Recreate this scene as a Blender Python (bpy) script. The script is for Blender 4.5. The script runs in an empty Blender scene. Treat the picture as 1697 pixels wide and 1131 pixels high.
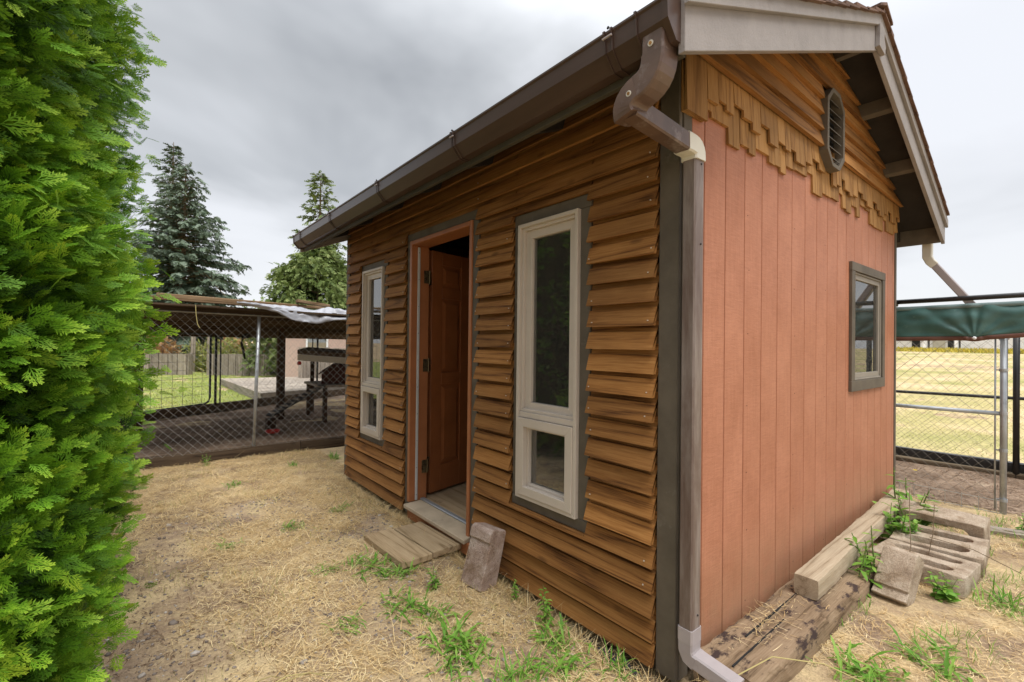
import bpy, bmesh, math, random
import numpy as np
from mathutils import Vector, Matrix, noise
rnd = random.Random(7)
R = math.radians
sc = bpy.context.scene
COL = sc.collection

# ------------------------------------------------------------------ camera
cam_data = bpy.data.cameras.new("camera")
cam = bpy.data.objects.new("camera", cam_data); COL.objects.link(cam)
CAM = Vector((-1.68447, -1.02896, 1.32322))
cr = (0.776993, -0.629405, 0.011450); cu = (-0.013522, 0.001497, 0.999907); cf = (0.629363, 0.777076, 0.007347)
m = Matrix(((cr[0], cu[0], -cf[0], CAM.x), (cr[1], cu[1], -cf[1], CAM.y), (cr[2], cu[2], -cf[2], CAM.z), (0, 0, 0, 1)))
cam.matrix_world = m
cam_data.sensor_width = 36; cam_data.lens = 775.18 / 1697 * 36
cam_data.clip_start = 0.02; cam_data.clip_end = 3000
sc.camera = cam
sc.render.resolution_x = 1024; sc.render.resolution_y = 682

# ------------------------------------------------------------------ world: overcast sky
SUN_EL, SUN_AZ = R(63), R(-96)        # direction towards the sun: azimuth from +X
world = bpy.data.worlds.new("World"); sc.world = world; world.use_nodes = True
wn = world.node_tree; wn.nodes.clear()
def N(nt, t, **k):
    n = nt.nodes.new(t)
    for a, b in k.items():
        if a in n.inputs.keys(): n.inputs[a].default_value = b
        else: setattr(n, a, b)
    return n
sky = N(wn, 'ShaderNodeTexSky', sky_type='NISHITA', sun_disc=False)
sky.sun_elevation = SUN_EL; sky.sun_rotation = R(90) - SUN_AZ
tc = N(wn, 'ShaderNodeTexCoord')
sep = N(wn, 'ShaderNodeSeparateXYZ'); wn.links.new(tc.outputs['Generated'], sep.inputs[0])
zc = N(wn, 'ShaderNodeMath', operation='MAXIMUM'); zc.inputs[1].default_value = 0.0; wn.links.new(sep.outputs[2], zc.inputs[0])
za = N(wn, 'ShaderNodeMath', operation='ADD'); za.inputs[1].default_value = 0.22; wn.links.new(zc.outputs[0], za.inputs[0])
dx = N(wn, 'ShaderNodeMath', operation='DIVIDE'); wn.links.new(sep.outputs[0], dx.inputs[0]); wn.links.new(za.outputs[0], dx.inputs[1])
dy = N(wn, 'ShaderNodeMath', operation='DIVIDE'); wn.links.new(sep.outputs[1], dy.inputs[0]); wn.links.new(za.outputs[0], dy.inputs[1])
cmb = N(wn, 'ShaderNodeCombineXYZ'); wn.links.new(dx.outputs[0], cmb.inputs[0]); wn.links.new(dy.outputs[0], cmb.inputs[1]); cmb.inputs[2].default_value = 3.7
n1 = N(wn, 'ShaderNodeTexNoise', Scale=0.75, Detail=5.0, Roughness=0.5, Distortion=0.35)
wn.links.new(cmb.outputs[0], n1.inputs['Vector'])
rp = N(wn, 'ShaderNodeValToRGB'); cr_ = rp.color_ramp
cr_.elements[0].position = 0.36; cr_.elements[0].color = (0.20, 0.208, 0.218, 1)
cr_.elements[1].position = 0.66; cr_.elements[1].color = (0.50, 0.51, 0.535, 1)
e = cr_.elements.new(0.50); e.color = (0.325, 0.334, 0.345, 1)
wn.links.new(n1.outputs['Fac'], rp.inputs['Fac'])
# brighter band of thinner cloud low over the horizon, with a soft ragged upper edge
hz = N(wn, 'ShaderNodeMapRange'); hz.inputs['From Min'].default_value = 0.30; hz.inputs['From Max'].default_value = 0.08
hn = N(wn, 'ShaderNodeMath', operation='MULTIPLY_ADD'); hn.inputs[1].default_value = -0.42; wn.links.new(n1.outputs['Fac'], hn.inputs[0])
hs = N(wn, 'ShaderNodeMath', operation='ADD'); hs.inputs[1].default_value = 0.20; wn.links.new(sep.outputs[2], hs.inputs[0])
wn.links.new(hs.outputs[0], hn.inputs[2]); wn.links.new(hn.outputs[0], hz.inputs['Value'])
mx = N(wn, 'ShaderNodeMixRGB'); wn.links.new(hz.outputs[0], mx.inputs['Fac']); wn.links.new(rp.outputs[0], mx.inputs['Color1'])
mx.inputs['Color2'].default_value = (0.49, 0.495, 0.51, 1)
# an overcast sky is brightest overhead
ov = N(wn, 'ShaderNodeMapRange', interpolation_type='SMOOTHSTEP'); ov.inputs['From Min'].default_value = 0.45; ov.inputs['From Max'].default_value = 1.0
ov.inputs['To Min'].default_value = 1.0; ov.inputs['To Max'].default_value = 4.6; wn.links.new(sep.outputs[2], ov.inputs['Value'])
bgc = N(wn, 'ShaderNodeBackground'); wn.links.new(ov.outputs[0], bgc.inputs['Strength']); wn.links.new(mx.outputs[0], bgc.inputs['Color'])
bgs = N(wn, 'ShaderNodeBackground', Strength=0.12); wn.links.new(sky.outputs[0], bgs.inputs['Color'])
ms = N(wn, 'ShaderNodeMixShader', Fac=0.93); wn.links.new(bgs.outputs[0], ms.inputs[1]); wn.links.new(bgc.outputs[0], ms.inputs[2])
wo = N(wn, 'ShaderNodeOutputWorld'); wn.links.new(ms.outputs[0], wo.inputs[0])
# ------------------------------------------------------------------ sun through cloud
sl = bpy.data.lights.new("sun", 'SUN'); sl.energy = 1.5; sl.angle = R(28); sl.color = (1.0, 0.965, 0.91)
so = bpy.data.objects.new("sun", sl); COL.objects.link(so)
sd = Vector((math.cos(SUN_EL)*math.cos(SUN_AZ), math.cos(SUN_EL)*math.sin(SUN_AZ), math.sin(SUN_EL)))
so.rotation_euler = sd.to_track_quat('Z', 'Y').to_euler()
sc.view_settings.view_transform = 'Standard'; sc.view_settings.look = 'None'
sc.view_settings.exposure = 0.90; sc.view_settings.gamma = 1.0; sc.view_settings.use_curve_mapping = False

# ================================================================== materials
def mat_new(name):
    mt = bpy.data.materials.new(name); mt.use_nodes = True
    nt = mt.node_tree; nt.nodes.clear()
    out = nt.nodes.new('ShaderNodeOutputMaterial'); b = nt.nodes.new('ShaderNodeBsdfPrincipled')
    nt.links.new(b.outputs[0], out.inputs[0])
    return mt, nt, b
def ramp(nt, fac, stops):
    r = nt.nodes.new('ShaderNodeValToRGB'); el = r.color_ramp.elements
    while len(el) < len(stops): el.new(0.5)
    for q, (p, c) in zip(el, stops):
        q.position = p; q.color = (*c, 1)
    nt.links.new(fac, r.inputs['Fac']); return r.outputs['Color']
def coords(nt, scale=(1, 1, 1), rand=True):
    t = nt.nodes.new('ShaderNodeTexCoord'); mp = nt.nodes.new('ShaderNodeMapping'); mp.inputs['Scale'].default_value = scale
    src = t.outputs['Object']
    if rand:
        oi = nt.nodes.new('ShaderNodeObjectInfo'); sc_ = nt.nodes.new('ShaderNodeVectorMath'); sc_.operation = 'SCALE'
        cb = nt.nodes.new('ShaderNodeCombineXYZ')
        mu = nt.nodes.new('ShaderNodeMath'); mu.operation = 'MULTIPLY'; mu.inputs[1].default_value = 7.31; nt.links.new(oi.outputs['Random'], mu.inputs[0])
        nt.links.new(oi.outputs['Random'], cb.inputs[0]); nt.links.new(mu.outputs[0], cb.inputs[1]); nt.links.new(oi.outputs['Random'], cb.inputs[2])
        nt.links.new(cb.outputs[0], sc_.inputs[0]); sc_.inputs['Scale'].default_value = 11.0
        ad = nt.nodes.new('ShaderNodeVectorMath'); ad.operation = 'ADD'
        nt.links.new(src, ad.inputs[0]); nt.links.new(sc_.outputs[0], ad.inputs[1]); src = ad.outputs[0]
    nt.links.new(src, mp.inputs['Vector']); return mp.outputs[0]
def noise_tex(nt, vec, scale, detail=4, rough=0.55, dist=0.0):
    n = nt.nodes.new('ShaderNodeTexNoise'); n.inputs['Scale'].default_value = scale; n.inputs['Detail'].default_value = detail
    n.inputs['Roughness'].default_value = rough; n.inputs['Distortion'].default_value = dist
    nt.links.new(vec, n.inputs['Vector']); return n.outputs['Fac']
def mixc(nt, fac, a, b, mode='MIX'):
    x = nt.nodes.new('ShaderNodeMixRGB'); x.blend_type = mode
    for s, v in ((0, fac), (1, a), (2, b)):
        if isinstance(v, (int, float)): x.inputs[s].default_value = v
        elif isinstance(v, tuple): x.inputs[s].default_value = (*v, 1)
        else: nt.links.new(v, x.inputs[s])
    return x.outputs[0]
def bump(nt, b, h, strength=0.4, dist=0.004):
    n = nt.nodes.new('ShaderNodeBump'); n.inputs['Strength'].default_value = strength; n.inputs['Distance'].default_value = dist
    nt.links.new(h, n.inputs['Height']); nt.links.new(n.outputs[0], b.inputs['Normal'])
def mathn(nt, op, a, b):
    x = nt.nodes.new('ShaderNodeMath'); x.operation = op
    for s, v in ((0, a), (1, b)):
        if isinstance(v, (int, float)): x.inputs[s].default_value = v
        else: nt.links.new(v, x.inputs[s])
    return x.outputs[0]
def objrand(nt):
    return nt.nodes.new('ShaderNodeObjectInfo').outputs['Random']

def wood(name, dark, mid, light, axis=1, rough=0.75, knots=True, var=0.35, fine=1.0, stain=None):
    """stained / weathered timber; grain runs along the given axis"""
    mt, nt, b = mat_new(name)
    s = [6.5, 6.5, 6.5]; s[axis] = 0.30
    nv = noise_tex(nt, coords(nt, tuple(s)), 1.0, 1.0, 0.4, 0.08)
    pp = mathn(nt, 'SUBTRACT', 1.0, mathn(nt, 'POWER', mathn(nt, 'PINGPONG', mathn(nt, 'MULTIPLY', nv, 15.0), 1.0), 3.0))
    s2 = [170.0, 170.0, 170.0]; s2[axis] = 5.0
    f = noise_tex(nt, coords(nt, tuple(s2)), 1.0, 4, 0.65)
    big = noise_tex(nt, coords(nt, (2.2, 2.2, 2.2)), 1.0, 3)
    g = mathn(nt, 'ADD', mathn(nt, 'MULTIPLY', pp, 0.22), mathn(nt, 'MULTIPLY', f, 0.68))
    c = ramp(nt, g, [(0.28, dark), (0.47, mid), (0.72, light)])
    c = mixc(nt, 1.0, c, ramp(nt, big, [(0.3, (1-var*0.6, 1-var*0.62, 1-var*0.65)), (0.7, (1+var*0.25,)*3)]), 'MULTIPLY')
    c = mixc(nt, 1.0, c, ramp(nt, objrand(nt), [(0, (1-var*0.8, 1-var*0.85, 1-var*0.9)), (1, (1.12, 1.10, 1.05))]), 'MULTIPLY')
    if knots:
        s3 = [9.0, 9.0, 9.0]; s3[axis] = 3.6
        vo = nt.nodes.new('ShaderNodeTexVoronoi'); vo.inputs['Scale'].default_value = 1.0; nt.links.new(coords(nt, tuple(s3)), vo.inputs['Vector'])
        k = ramp(nt, vo.outputs['Distance'], [(0.0, (1, 1, 1)), (0.09, (0.7,)*3), (0.16, (0,)*3)])
        kn = nt.nodes.new('ShaderNodeRGBToBW'); nt.links.new(k, kn.inputs[0])
        c = mixc(nt, mathn(nt, 'MULTIPLY', kn.outputs[0], 0.55), c, tuple(x*0.45 for x in dark))
    if stain:
        st = noise_tex(nt, coords(nt, stain[1]), stain[2], 5, 0.7)
        sf = nt.nodes.new('ShaderNodeRGBToBW'); nt.links.new(ramp(nt, st, [(stain[3], (0,)*3), (stain[3]+0.08, (1,)*3)]), sf.inputs[0])
        c = mixc(nt, sf.outputs[0], c, stain[0])
    nt.links.new(c, b.inputs['Base Color']); b.inputs['Roughness'].default_value = rough
    b.inputs['Specular IOR Level'].default_value = 0.25
    bump(nt, b, g, 0.40*fine, 0.002)
    return mt
def painted(name, col, rough=0.6, var=0.12, wear=None, bumps=0.25, scale=40, axis=None, spec=0.3, metal=0.0, dirt=None):
    mt, nt, b = mat_new(name)
    s = [1.0]*3
    if axis is not None: s = [3.0]*3; s[axis] = 0.25
    v = coords(nt, tuple(s))
    a = noise_tex(nt, v, 6, 5, 0.6); f = noise_tex(nt, v, scale, 4, 0.7)
    c = ramp(nt, a, [(0.3, tuple(x*(1-var) for x in col)), (0.7, tuple(x*(1+var) for x in col))])
    if wear:
        wv = noise_tex(nt, v, wear[1], 6, 0.7)
        q = nt.nodes.new('ShaderNodeRGBToBW'); nt.links.new(ramp(nt, wv, [(wear[2], (0,)*3), (wear[2]+wear[3], (1,)*3)]), q.inputs[0])
        c = mixc(nt, q.outputs[0], c, wear[0])
    nt.links.new(c, b.inputs['Base Color']); b.inputs['Roughness'].default_value = rough
    b.inputs['Specular IOR Level'].default_value = spec; b.inputs['Metallic'].default_value = metal
    bump(nt, b, f, bumps, 0.003)
    return mt

M = {}
M['cedar'] = wood('stained_cedar', (0.105, 0.041, 0.012), (0.31, 0.137, 0.038), (0.455, 0.230, 0.076))
M['cedar_x'] = wood('stained_cedar_gable', (0.115, 0.047, 0.014), (0.32, 0.148, 0.042), (0.44, 0.225, 0.074), axis=0)
M['shingle'] = wood('cedar_shingle', (0.19, 0.092, 0.03), (0.34, 0.178, 0.060), (0.45, 0.26, 0.105), axis=2, knots=False, var=0.25)
M['trim'] = painted('brown_grey_trim_paint', (0.118, 0.098, 0.074), 0.65, 0.22, bumps=0.3, scale=60, wear=((0.17, 0.155, 0.13), 9, 0.62, 0.12))
M['rake'] = painted('weathered_grey_rake_paint', (0.285, 0.262, 0.255), 0.75, 0.12, bumps=0.7, scale=110, wear=((0.22, 0.195, 0.185), 5, 0.58, 0.2))
M['fasciapaint'] = painted('dark_olive_fascia_paint', (0.066, 0.058, 0.042), 0.65, 0.2, bumps=0.3)
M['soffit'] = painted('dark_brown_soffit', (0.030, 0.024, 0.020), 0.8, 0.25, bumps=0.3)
M['doorpaint'] = painted('brown_orange_door_paint', (0.34, 0.115, 0.040), 0.36, 0.12, bumps=0.12, scale=60)
M['orange'] = painted('tan_orange_jamb_paint', (0.38, 0.145, 0.060), 0.42, 0.12, bumps=0.12, scale=60)
M['salmon'] = None
M['vinyl'] = painted('almond_vinyl', (0.56, 0.49, 0.42), 0.42, 0.05, bumps=0.05, wear=((0.40, 0.34, 0.28), 5, 0.62, 0.3))
M['vinyl_grey'] = painted('aged_taupe_frame', (0.27, 0.24, 0.20), 0.6, 0.1, bumps=0.15)
M['gutter'] = painted('brown_vinyl_gutter', (0.070, 0.043, 0.033), 0.34, 0.15, bumps=0.04, axis=1, wear=((0.115, 0.082, 0.068), 3, 0.60, 0.25), spec=0.45)
def spout_mat():
    mt, nt, b = mat_new('oxidised_brown_downspout')
    v = coords(nt, (1.6, 1.6, 0.30), False)
    a = noise_tex(nt, v, 6.0, 6, 0.68, 0.6); d = noise_tex(nt, coords(nt, (30, 30, 3), False), 1.0, 5, 0.7)
    f = mathn(nt, 'ADD', mathn(nt, 'MULTIPLY', a, 0.7), mathn(nt, 'MULTIPLY', d, 0.3))
    c = ramp(nt, f, [(0.34, (0.085, 0.045, 0.034)), (0.48, (0.155, 0.115, 0.098)), (0.62, (0.25, 0.21, 0.19))])
    nt.links.new(c, b.inputs['Base Color']); b.inputs['Roughness'].default_value = 0.42
    return mt
M['spout'] = spout_mat()
M['elbow_brown'] = painted('faded_brown_elbow', (0.115, 0.072, 0.055), 0.32, 0.3, wear=((0.24, 0.195, 0.18), 11, 0.56, 0.15), bumps=0.05, spec=0.5)
M['pale_elbow'] = painted('pale_vinyl_elbow', (0.62, 0.60, 0.53), 0.45, 0.05, bumps=0.04)
M['pale_spout'] = painted('pale_grey_downspout', (0.35, 0.31, 0.31), 0.4, 0.12, bumps=0.04, wear=((0.20, 0.16, 0.15), 8, 0.60, 0.2))
M['rust'] = painted('rusty_washer', (0.30, 0.16, 0.05), 0.8, 0.4)
M['concrete'] = painted('concrete', (0.36, 0.30, 0.235), 0.95, 0.16, bumps=0.8, scale=90, wear=((0.24, 0.185, 0.13), 7, 0.56, 0.2))
M['concrete_top'] = painted('sill_concrete', (0.47, 0.375, 0.265), 0.9, 0.16, bumps=0.35, scale=120, wear=((0.24, 0.20, 0.15), 12, 0.58, 0.15))
M['pinkblock'] = painted('pinkish_concrete_block', (0.30, 0.215, 0.17), 0.95, 0.22, bumps=0.8, scale=120, wear=((0.40, 0.33, 0.28), 16, 0.55, 0.15))
M['beam'] = wood('weathered_pale_timber', (0.22, 0.165, 0.105), (0.37, 0.30, 0.215), (0.47, 0.40, 0.30), axis=0, rough=0.9, knots=False, var=0.3)
M['tie'] = wood('creosoted_tie', (0.12, 0.078, 0.045), (0.27, 0.19, 0.12), (0.38, 0.285, 0.19), axis=0, rough=0.95, knots=False, var=0.3, stain=((0.05, 0.032, 0.028), (5, 9, 12), 1.7, 0.535))
M['board'] = wood('weathered_step_board', (0.22, 0.15, 0.08), (0.38, 0.28, 0.17), (0.48, 0.37, 0.24), axis=1, rough=0.9, var=0.25)
M['greywood'] = wood('grey_weathered_wood', (0.16, 0.13, 0.105), (0.30, 0.255, 0.215), (0.42, 0.37, 0.32), axis=2, rough=0.9, var=0.3)
M['greywood_x'] = wood('grey_weathered_deck', (0.20, 0.165, 0.13), (0.36, 0.31, 0.26), (0.47, 0.42, 0.36), axis=1, rough=0.9, var=0.25)
M['darkwood'] = wood('dark_brown_wood', (0.028, 0.015, 0.009), (0.060, 0.032, 0.018), (0.10, 0.055, 0.032), axis=2, rough=0.85, var=0.3)
M['darkwood_x'] = wood('dark_old_timber', (0.03, 0.02, 0.013), (0.085, 0.058, 0.038), (0.13, 0.095, 0.062), axis=0, rough=0.9, var=0.3)
M['timber_y'] = wood('old_brown_timber', (0.045, 0.03, 0.02), (0.13, 0.095, 0.062), (0.19, 0.15, 0.10), axis=1, rough=0.9, var=0.3)
M['plank_top'] = wood('weathered_roof_plank', (0.13, 0.075, 0.035), (0.25, 0.165, 0.095), (0.35, 0.25, 0.155), axis=0, rough=0.9, var=0.3)
M['plywood'] = wood('plywood_floor', (0.33, 0.22, 0.12), (0.47, 0.34, 0.21), (0.56, 0.42, 0.28), axis=1, rough=0.8, var=0.2, stain=((0.10, 0.065, 0.04), (2, 2, 2), 1.6, 0.60))
M['inner'] = wood('bare_interior_wood', (0.12, 0.065, 0.028), (0.24, 0.14, 0.065), (0.33, 0.21, 0.11), axis=2, rough=0.85, var=0.3)
M['galv'] = painted('galvanised_steel', (0.40, 0.42, 0.44), 0.42, 0.15, metal=0.55, bumps=0.08, wear=((0.26, 0.27, 0.28), 14, 0.55, 0.15))
M['wire'] = painted('galvanised_wire', (0.44, 0.43, 0.40), 0.5, 0.12, metal=0.5, bumps=0.05)
M['darkwire'] = painted('aged_dark_wire', (0.25, 0.225, 0.19), 0.6, 0.2, metal=0.4, bumps=0.05)
M['black'] = painted('black_pipe_paint', (0.018, 0.017, 0.017), 0.4, 0.3, bumps=0.08, wear=((0.07, 0.05, 0.045), 22, 0.63, 0.1), spec=0.5)
M['steel_strip'] = painted('white_weatherstrip', (0.55, 0.56, 0.56), 0.45, 0.05, bumps=0.03)
M['brass'] = painted('tarnished_hinge', (0.20, 0.155, 0.085), 0.45, 0.3, metal=0.8, wear=((0.07, 0.055, 0.04), 30, 0.5, 0.1))
M['nail'] = painted('pale_nail_head', (0.55, 0.50, 0.42), 0.5, 0.1)
M['white'] = painted('white_paint', (0.83, 0.83, 0.85), 0.6, 0.03, bumps=0.05)
M['beige'] = painted('beige_door_paint', (0.50, 0.47, 0.40), 0.7, 0.05)
M['greyroof'] = painted('grey_metal_roof', (0.22, 0.22, 0.23), 0.5, 0.08)
M['pink'] = painted('pale_pink_house_paint', (0.55, 0.39, 0.34), 0.8, 0.06)
M['coopred'] = painted('dark_red_coop_paint', (0.055, 0.018, 0.013), 0.8, 0.25)
M['red'] = painted('red_plastic', (0.55, 0.04, 0.03), 0.5, 0.1)
M['blackvoid'] = painted('dark_opening', (0.02, 0.02, 0.02), 0.9, 0.1)
M['teal'] = painted('teal_wire', (0.05, 0.30, 0.24), 0.6, 0.1)
M['rope'] = painted('twine', (0.45, 0.38, 0.16), 0.9, 0.15)
M['darkrock'] = painted('dark_wet_stone', (0.038, 0.037, 0.042), 0.6, 0.35, bumps=0.5)
M['bark'] = painted('conifer_bark', (0.16, 0.115, 0.07), 0.95, 0.3, bumps=0.9, scale=25, axis=2)
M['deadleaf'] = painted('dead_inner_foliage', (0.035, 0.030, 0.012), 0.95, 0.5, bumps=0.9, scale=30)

def concrete_mat(name, c1, c2, c3):
    mt, nt, b = mat_new(name); v = coords(nt, (1, 1, 1), False)
    a = noise_tex(nt, v, 9, 6, 0.7); f = noise_tex(nt, v, 190, 4, 0.75); p = noise_tex(nt, v, 75, 3, 0.6); st = noise_tex(nt, v, 4, 5, 0.75, 0.8)
    c = ramp(nt, a, [(0.30, c1), (0.5, c2), (0.72, c3)])
    c = mixc(nt, 1.0, c, ramp(nt, f, [(0.30, (0.62,)*3), (0.55, (1.05,)*3), (0.75, (1.25,)*3)]), 'MULTIPLY')
    c = mixc(nt, 1.0, c, ramp(nt, p, [(0.28, (0.45, 0.42, 0.38)), (0.36, (1.0,)*3)]), 'MULTIPLY')
    c = mixc(nt, 1.0, c, ramp(nt, st, [(0.36, (0.62, 0.55, 0.46)), (0.52, (1.0,)*3)]), 'MULTIPLY')
    nt.links.new(c, b.inputs['Base Color']); b.inputs['Roughness'].default_value = 0.95; b.inputs['Specular IOR Level'].default_value = 0.15
    bump(nt, b, mathn(nt, 'ADD', mathn(nt, 'MULTIPLY', p, 1.2), f), 0.9, 0.005); return mt
M['concrete'] = concrete_mat('worn_tan_concrete', (0.27, 0.205, 0.145), (0.44, 0.355, 0.265), (0.56, 0.48, 0.38))
M['pinkblock'] = concrete_mat('worn_pinkish_concrete', (0.27, 0.185, 0.145), (0.43, 0.325, 0.27), (0.56, 0.47, 0.41))
def salmon_mat():
    mt, nt, b = mat_new('salmon_textured_siding_paint')
    v = coords(nt, (1, 1, 1)); vz = coords(nt, (55, 55, 6)); vr = coords(nt, (16, 16, 120))
    a = noise_tex(nt, v, 3.0, 5, 0.6); f = noise_tex(nt, vz, 1.0, 5, 0.7); r2 = noise_tex(nt, vr, 1.0, 4, 0.6, 0.6); sp = noise_tex(nt, v, 260, 2, 0.5)
    c = ramp(nt, a, [(0.3, (0.375, 0.150, 0.082)), (0.7, (0.46, 0.200, 0.118))])
    g = mathn(nt, 'ADD', mathn(nt, 'MULTIPLY', f, 0.45), mathn(nt, 'MULTIPLY', r2, 0.55))
    c = mixc(nt, 1.0, c, ramp(nt, g, [(0.34, (0.86, 0.83, 0.81)), (0.60, (1.05, 1.06, 1.07))]), 'MULTIPLY')
    # mud splashes on the lowest boards
    t = nt.nodes.new('ShaderNodeTexCoord'); s = nt.nodes.new('ShaderNodeSeparateXYZ'); nt.links.new(t.outputs['Object'], s.inputs[0])
    mr = nt.nodes.new('ShaderNodeMapRange'); mr.inputs['From Min'].default_value = 0.50; mr.inputs['From Max'].default_value = 0.05
    nt.links.new(s.outputs[2], mr.inputs['Value'])
    mf = mathn(nt, 'MULTIPLY', mr.outputs[0], mathn(nt, 'MULTIPLY', noise_tex(nt, v, 14, 5, 0.7), 0.85))
    c = mixc(nt, mf, c, (0.30, 0.20, 0.11))
    nt.links.new(c, b.inputs['Base Color']); b.inputs['Roughness'].default_value = 0.55; b.inputs['Specular IOR Level'].default_value = 0.35
    bump(nt, b, mathn(nt, 'ADD', g, mathn(nt, 'MULTIPLY', sp, 0.3)), 0.55, 0.0035)
    return mt
M['salmon'] = salmon_mat()

def glass_mat(name, tint=(0.85, 0.92, 0.88), refl=1.0):
    mt = bpy.data.materials.new(name); mt.use_nodes = True; nt = mt.node_tree; nt.nodes.clear()
    o = nt.nodes.new('ShaderNodeOutputMaterial'); tr = nt.nodes.new('ShaderNodeBsdfTransparent'); tr.inputs[0].default_value = (*tint, 1)
    gl = nt.nodes.new('ShaderNodeBsdfGlossy'); gl.inputs['Roughness'].default_value = 0.015
    fr = nt.nodes.new('ShaderNodeFresnel'); fr.inputs['IOR'].default_value = 2.9
    ad = mathn(nt, 'MULTIPLY', fr.outputs[0], refl)
    df = nt.nodes.new('ShaderNodeBsdfDiffuse'); df.inputs[0].default_value = (0.5, 0.48, 0.42, 1)
    v = coords(nt, (1, 1, 1), False); dn = noise_tex(nt, v, 60, 6, 0.8)
    q = nt.nodes.new('ShaderNodeRGBToBW'); nt.links.new(ramp(nt, dn, [(0.45, (0.045,)*3), (0.85, (0.26,)*3)]), q.inputs[0])  # dust film plus an added pale veil that brightens the dark panes
    m1 = nt.nodes.new('ShaderNodeMixShader'); nt.links.new(q.outputs[0], m1.inputs[0]); nt.links.new(tr.outputs[0], m1.inputs[1]); nt.links.new(df.outputs[0], m1.inputs[2])
    m2 = nt.nodes.new('ShaderNodeMixShader'); nt.links.new(ad, m2.inputs[0]); nt.links.new(m1.outputs[0], m2.inputs[1]); nt.links.new(gl.outputs[0], m2.inputs[2])
    nt.links.new(m2.outputs[0], o.inputs[0]); return mt
M['glass'] = glass_mat('dusty_brightened_window_glass')
M['doorglass'] = painted('dark_leaded_glass', (0.05, 0.055, 0.05), 0.25, 0.5, bumps=0.9, scale=35, spec=0.6)

def foliage(name, cols, rough=0.55, trans=0.25, attr='tint'):
    mt, nt, b = mat_new(name)
    at = nt.nodes.new('ShaderNodeAttribute'); at.attribute_name = attr
    c = ramp(nt, at.outputs['Fac'], [(i/(len(cols)-1), c) for i, c in enumerate(cols)])
    nt.links.new(c, b.inputs['Base Color']); b.inputs['Roughness'].default_value = rough; b.inputs['Specular IOR Level'].default_value = 0.2
    if trans:
        t = nt.nodes.new('ShaderNodeBsdfTranslucent'); nt.links.new(c, t.inputs[0])
        ms_ = nt.nodes.new('ShaderNodeMixShader'); ms_.inputs[0].default_value = trans
        nt.links.new(b.outputs[0], ms_.inputs[1]); nt.links.new(t.outputs[0], ms_.inputs[2])
        o = [n for n in nt.nodes if n.type == 'OUTPUT_MATERIAL'][0]; nt.links.new(ms_.outputs[0], o.inputs[0])
    return mt
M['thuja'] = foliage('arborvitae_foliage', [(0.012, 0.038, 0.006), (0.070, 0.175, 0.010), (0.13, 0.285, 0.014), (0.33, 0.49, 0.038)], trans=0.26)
M['spruce'] = foliage('blue_spruce_needles', [(0.035, 0.065, 0.032), (0.125, 0.17, 0.112), (0.24, 0.295, 0.225)], trans=0.1)
M['sprucegreen'] = foliage('green_spruce_needles', [(0.02, 0.038, 0.015), (0.06, 0.10, 0.04), (0.12, 0.17, 0.07)], trans=0.1)
M['cedartree'] = foliage('cedar_foliage', [(0.05, 0.085, 0.02), (0.15, 0.205, 0.055), (0.30, 0.34, 0.12)], trans=0.2)
M['darkfir'] = foliage('far_fir_foliage', [(0.02, 0.035, 0.02), (0.055, 0.08, 0.045), (0.09, 0.12, 0.07)], trans=0.1)
M['brush'] = foliage('dry_brush_foliage', [(0.14, 0.19, 0.05), (0.32, 0.36, 0.10), (0.50, 0.42, 0.17)], trans=0.3)
M['orangebrush'] = foliage('orange_brush_foliage', [(0.28, 0.16, 0.06), (0.46, 0.25, 0.12), (0.52, 0.40, 0.18)], trans=0.3)
M['weed'] = foliage('weed_leaf', [(0.07, 0.19, 0.018), (0.16, 0.35, 0.045), (0.31, 0.49, 0.09)], trans=0.35, rough=0.45)
M['weed_yellow'] = foliage('dandelion_yellow', [(0.7, 0.5, 0.02), (0.8, 0.65, 0.05)], trans=0.2)
M['straw'] = foliage('dry_straw', [(0.27, 0.165, 0.07), (0.66, 0.47, 0.22), (0.86, 0.72, 0.43)], trans=0.15, rough=0.7)
M['meadow'] = foliage('field_grass', [(0.20, 0.24, 0.05), (0.33, 0.34, 0.10), (0.56, 0.45, 0.18)], trans=0.25, rough=0.7)
M['gravel'] = foliage('gravel_stone', [(0.13, 0.105, 0.09), (0.27, 0.225, 0.19), (0.58, 0.53, 0.47)], trans=0, rough=0.9)
M['mulch'] = foliage('wood_chip', [(0.10, 0.055, 0.032), (0.21, 0.13, 0.08), (0.36, 0.26, 0.17)], trans=0, rough=0.95)

def ground_mat(name, spec):
    mt, nt, b = mat_new(name)
    v = coords(nt, (1, 1, 1), False)
    a = noise_tex(nt, v, spec['s1'], 6, 0.62, 0.3); f = noise_tex(nt, v, spec.get('s2', 60), 5, 0.75); g = noise_tex(nt, v, spec.get('s3', 0.35), 3)
    c = ramp(nt, a, spec['ramp'])
    c = mixc(nt, 1.0, c, ramp(nt, f, [(0.3, (0.62,)*3), (0.7, (1.25,)*3)]), 'MULTIPLY')
    if 'alt' in spec:
        q = nt.nodes.new('ShaderNodeRGBToBW'); nt.links.new(ramp(nt, g, [(spec['alt'][1], (0,)*3), (spec['alt'][1]+0.15, (1,)*3)]), q.inputs[0])
        c = mixc(nt, mathn(nt, 'MULTIPLY', q.outputs[0], 0.8), c, mixc(nt, 1.0, spec['alt'][0], ramp(nt, f, [(0.3, (0.7,)*3), (0.7, (1.2,)*3)]), 'MULTIPLY'))
    nt.links.new(c, b.inputs['Base Color']); b.inputs['Roughness'].default_value = 0.95; b.inputs['Specular IOR Level'].default_value = 0.1
    bump(nt, b, mathn(nt, 'ADD', a, f), 0.8, 0.012)
    return mt
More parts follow.
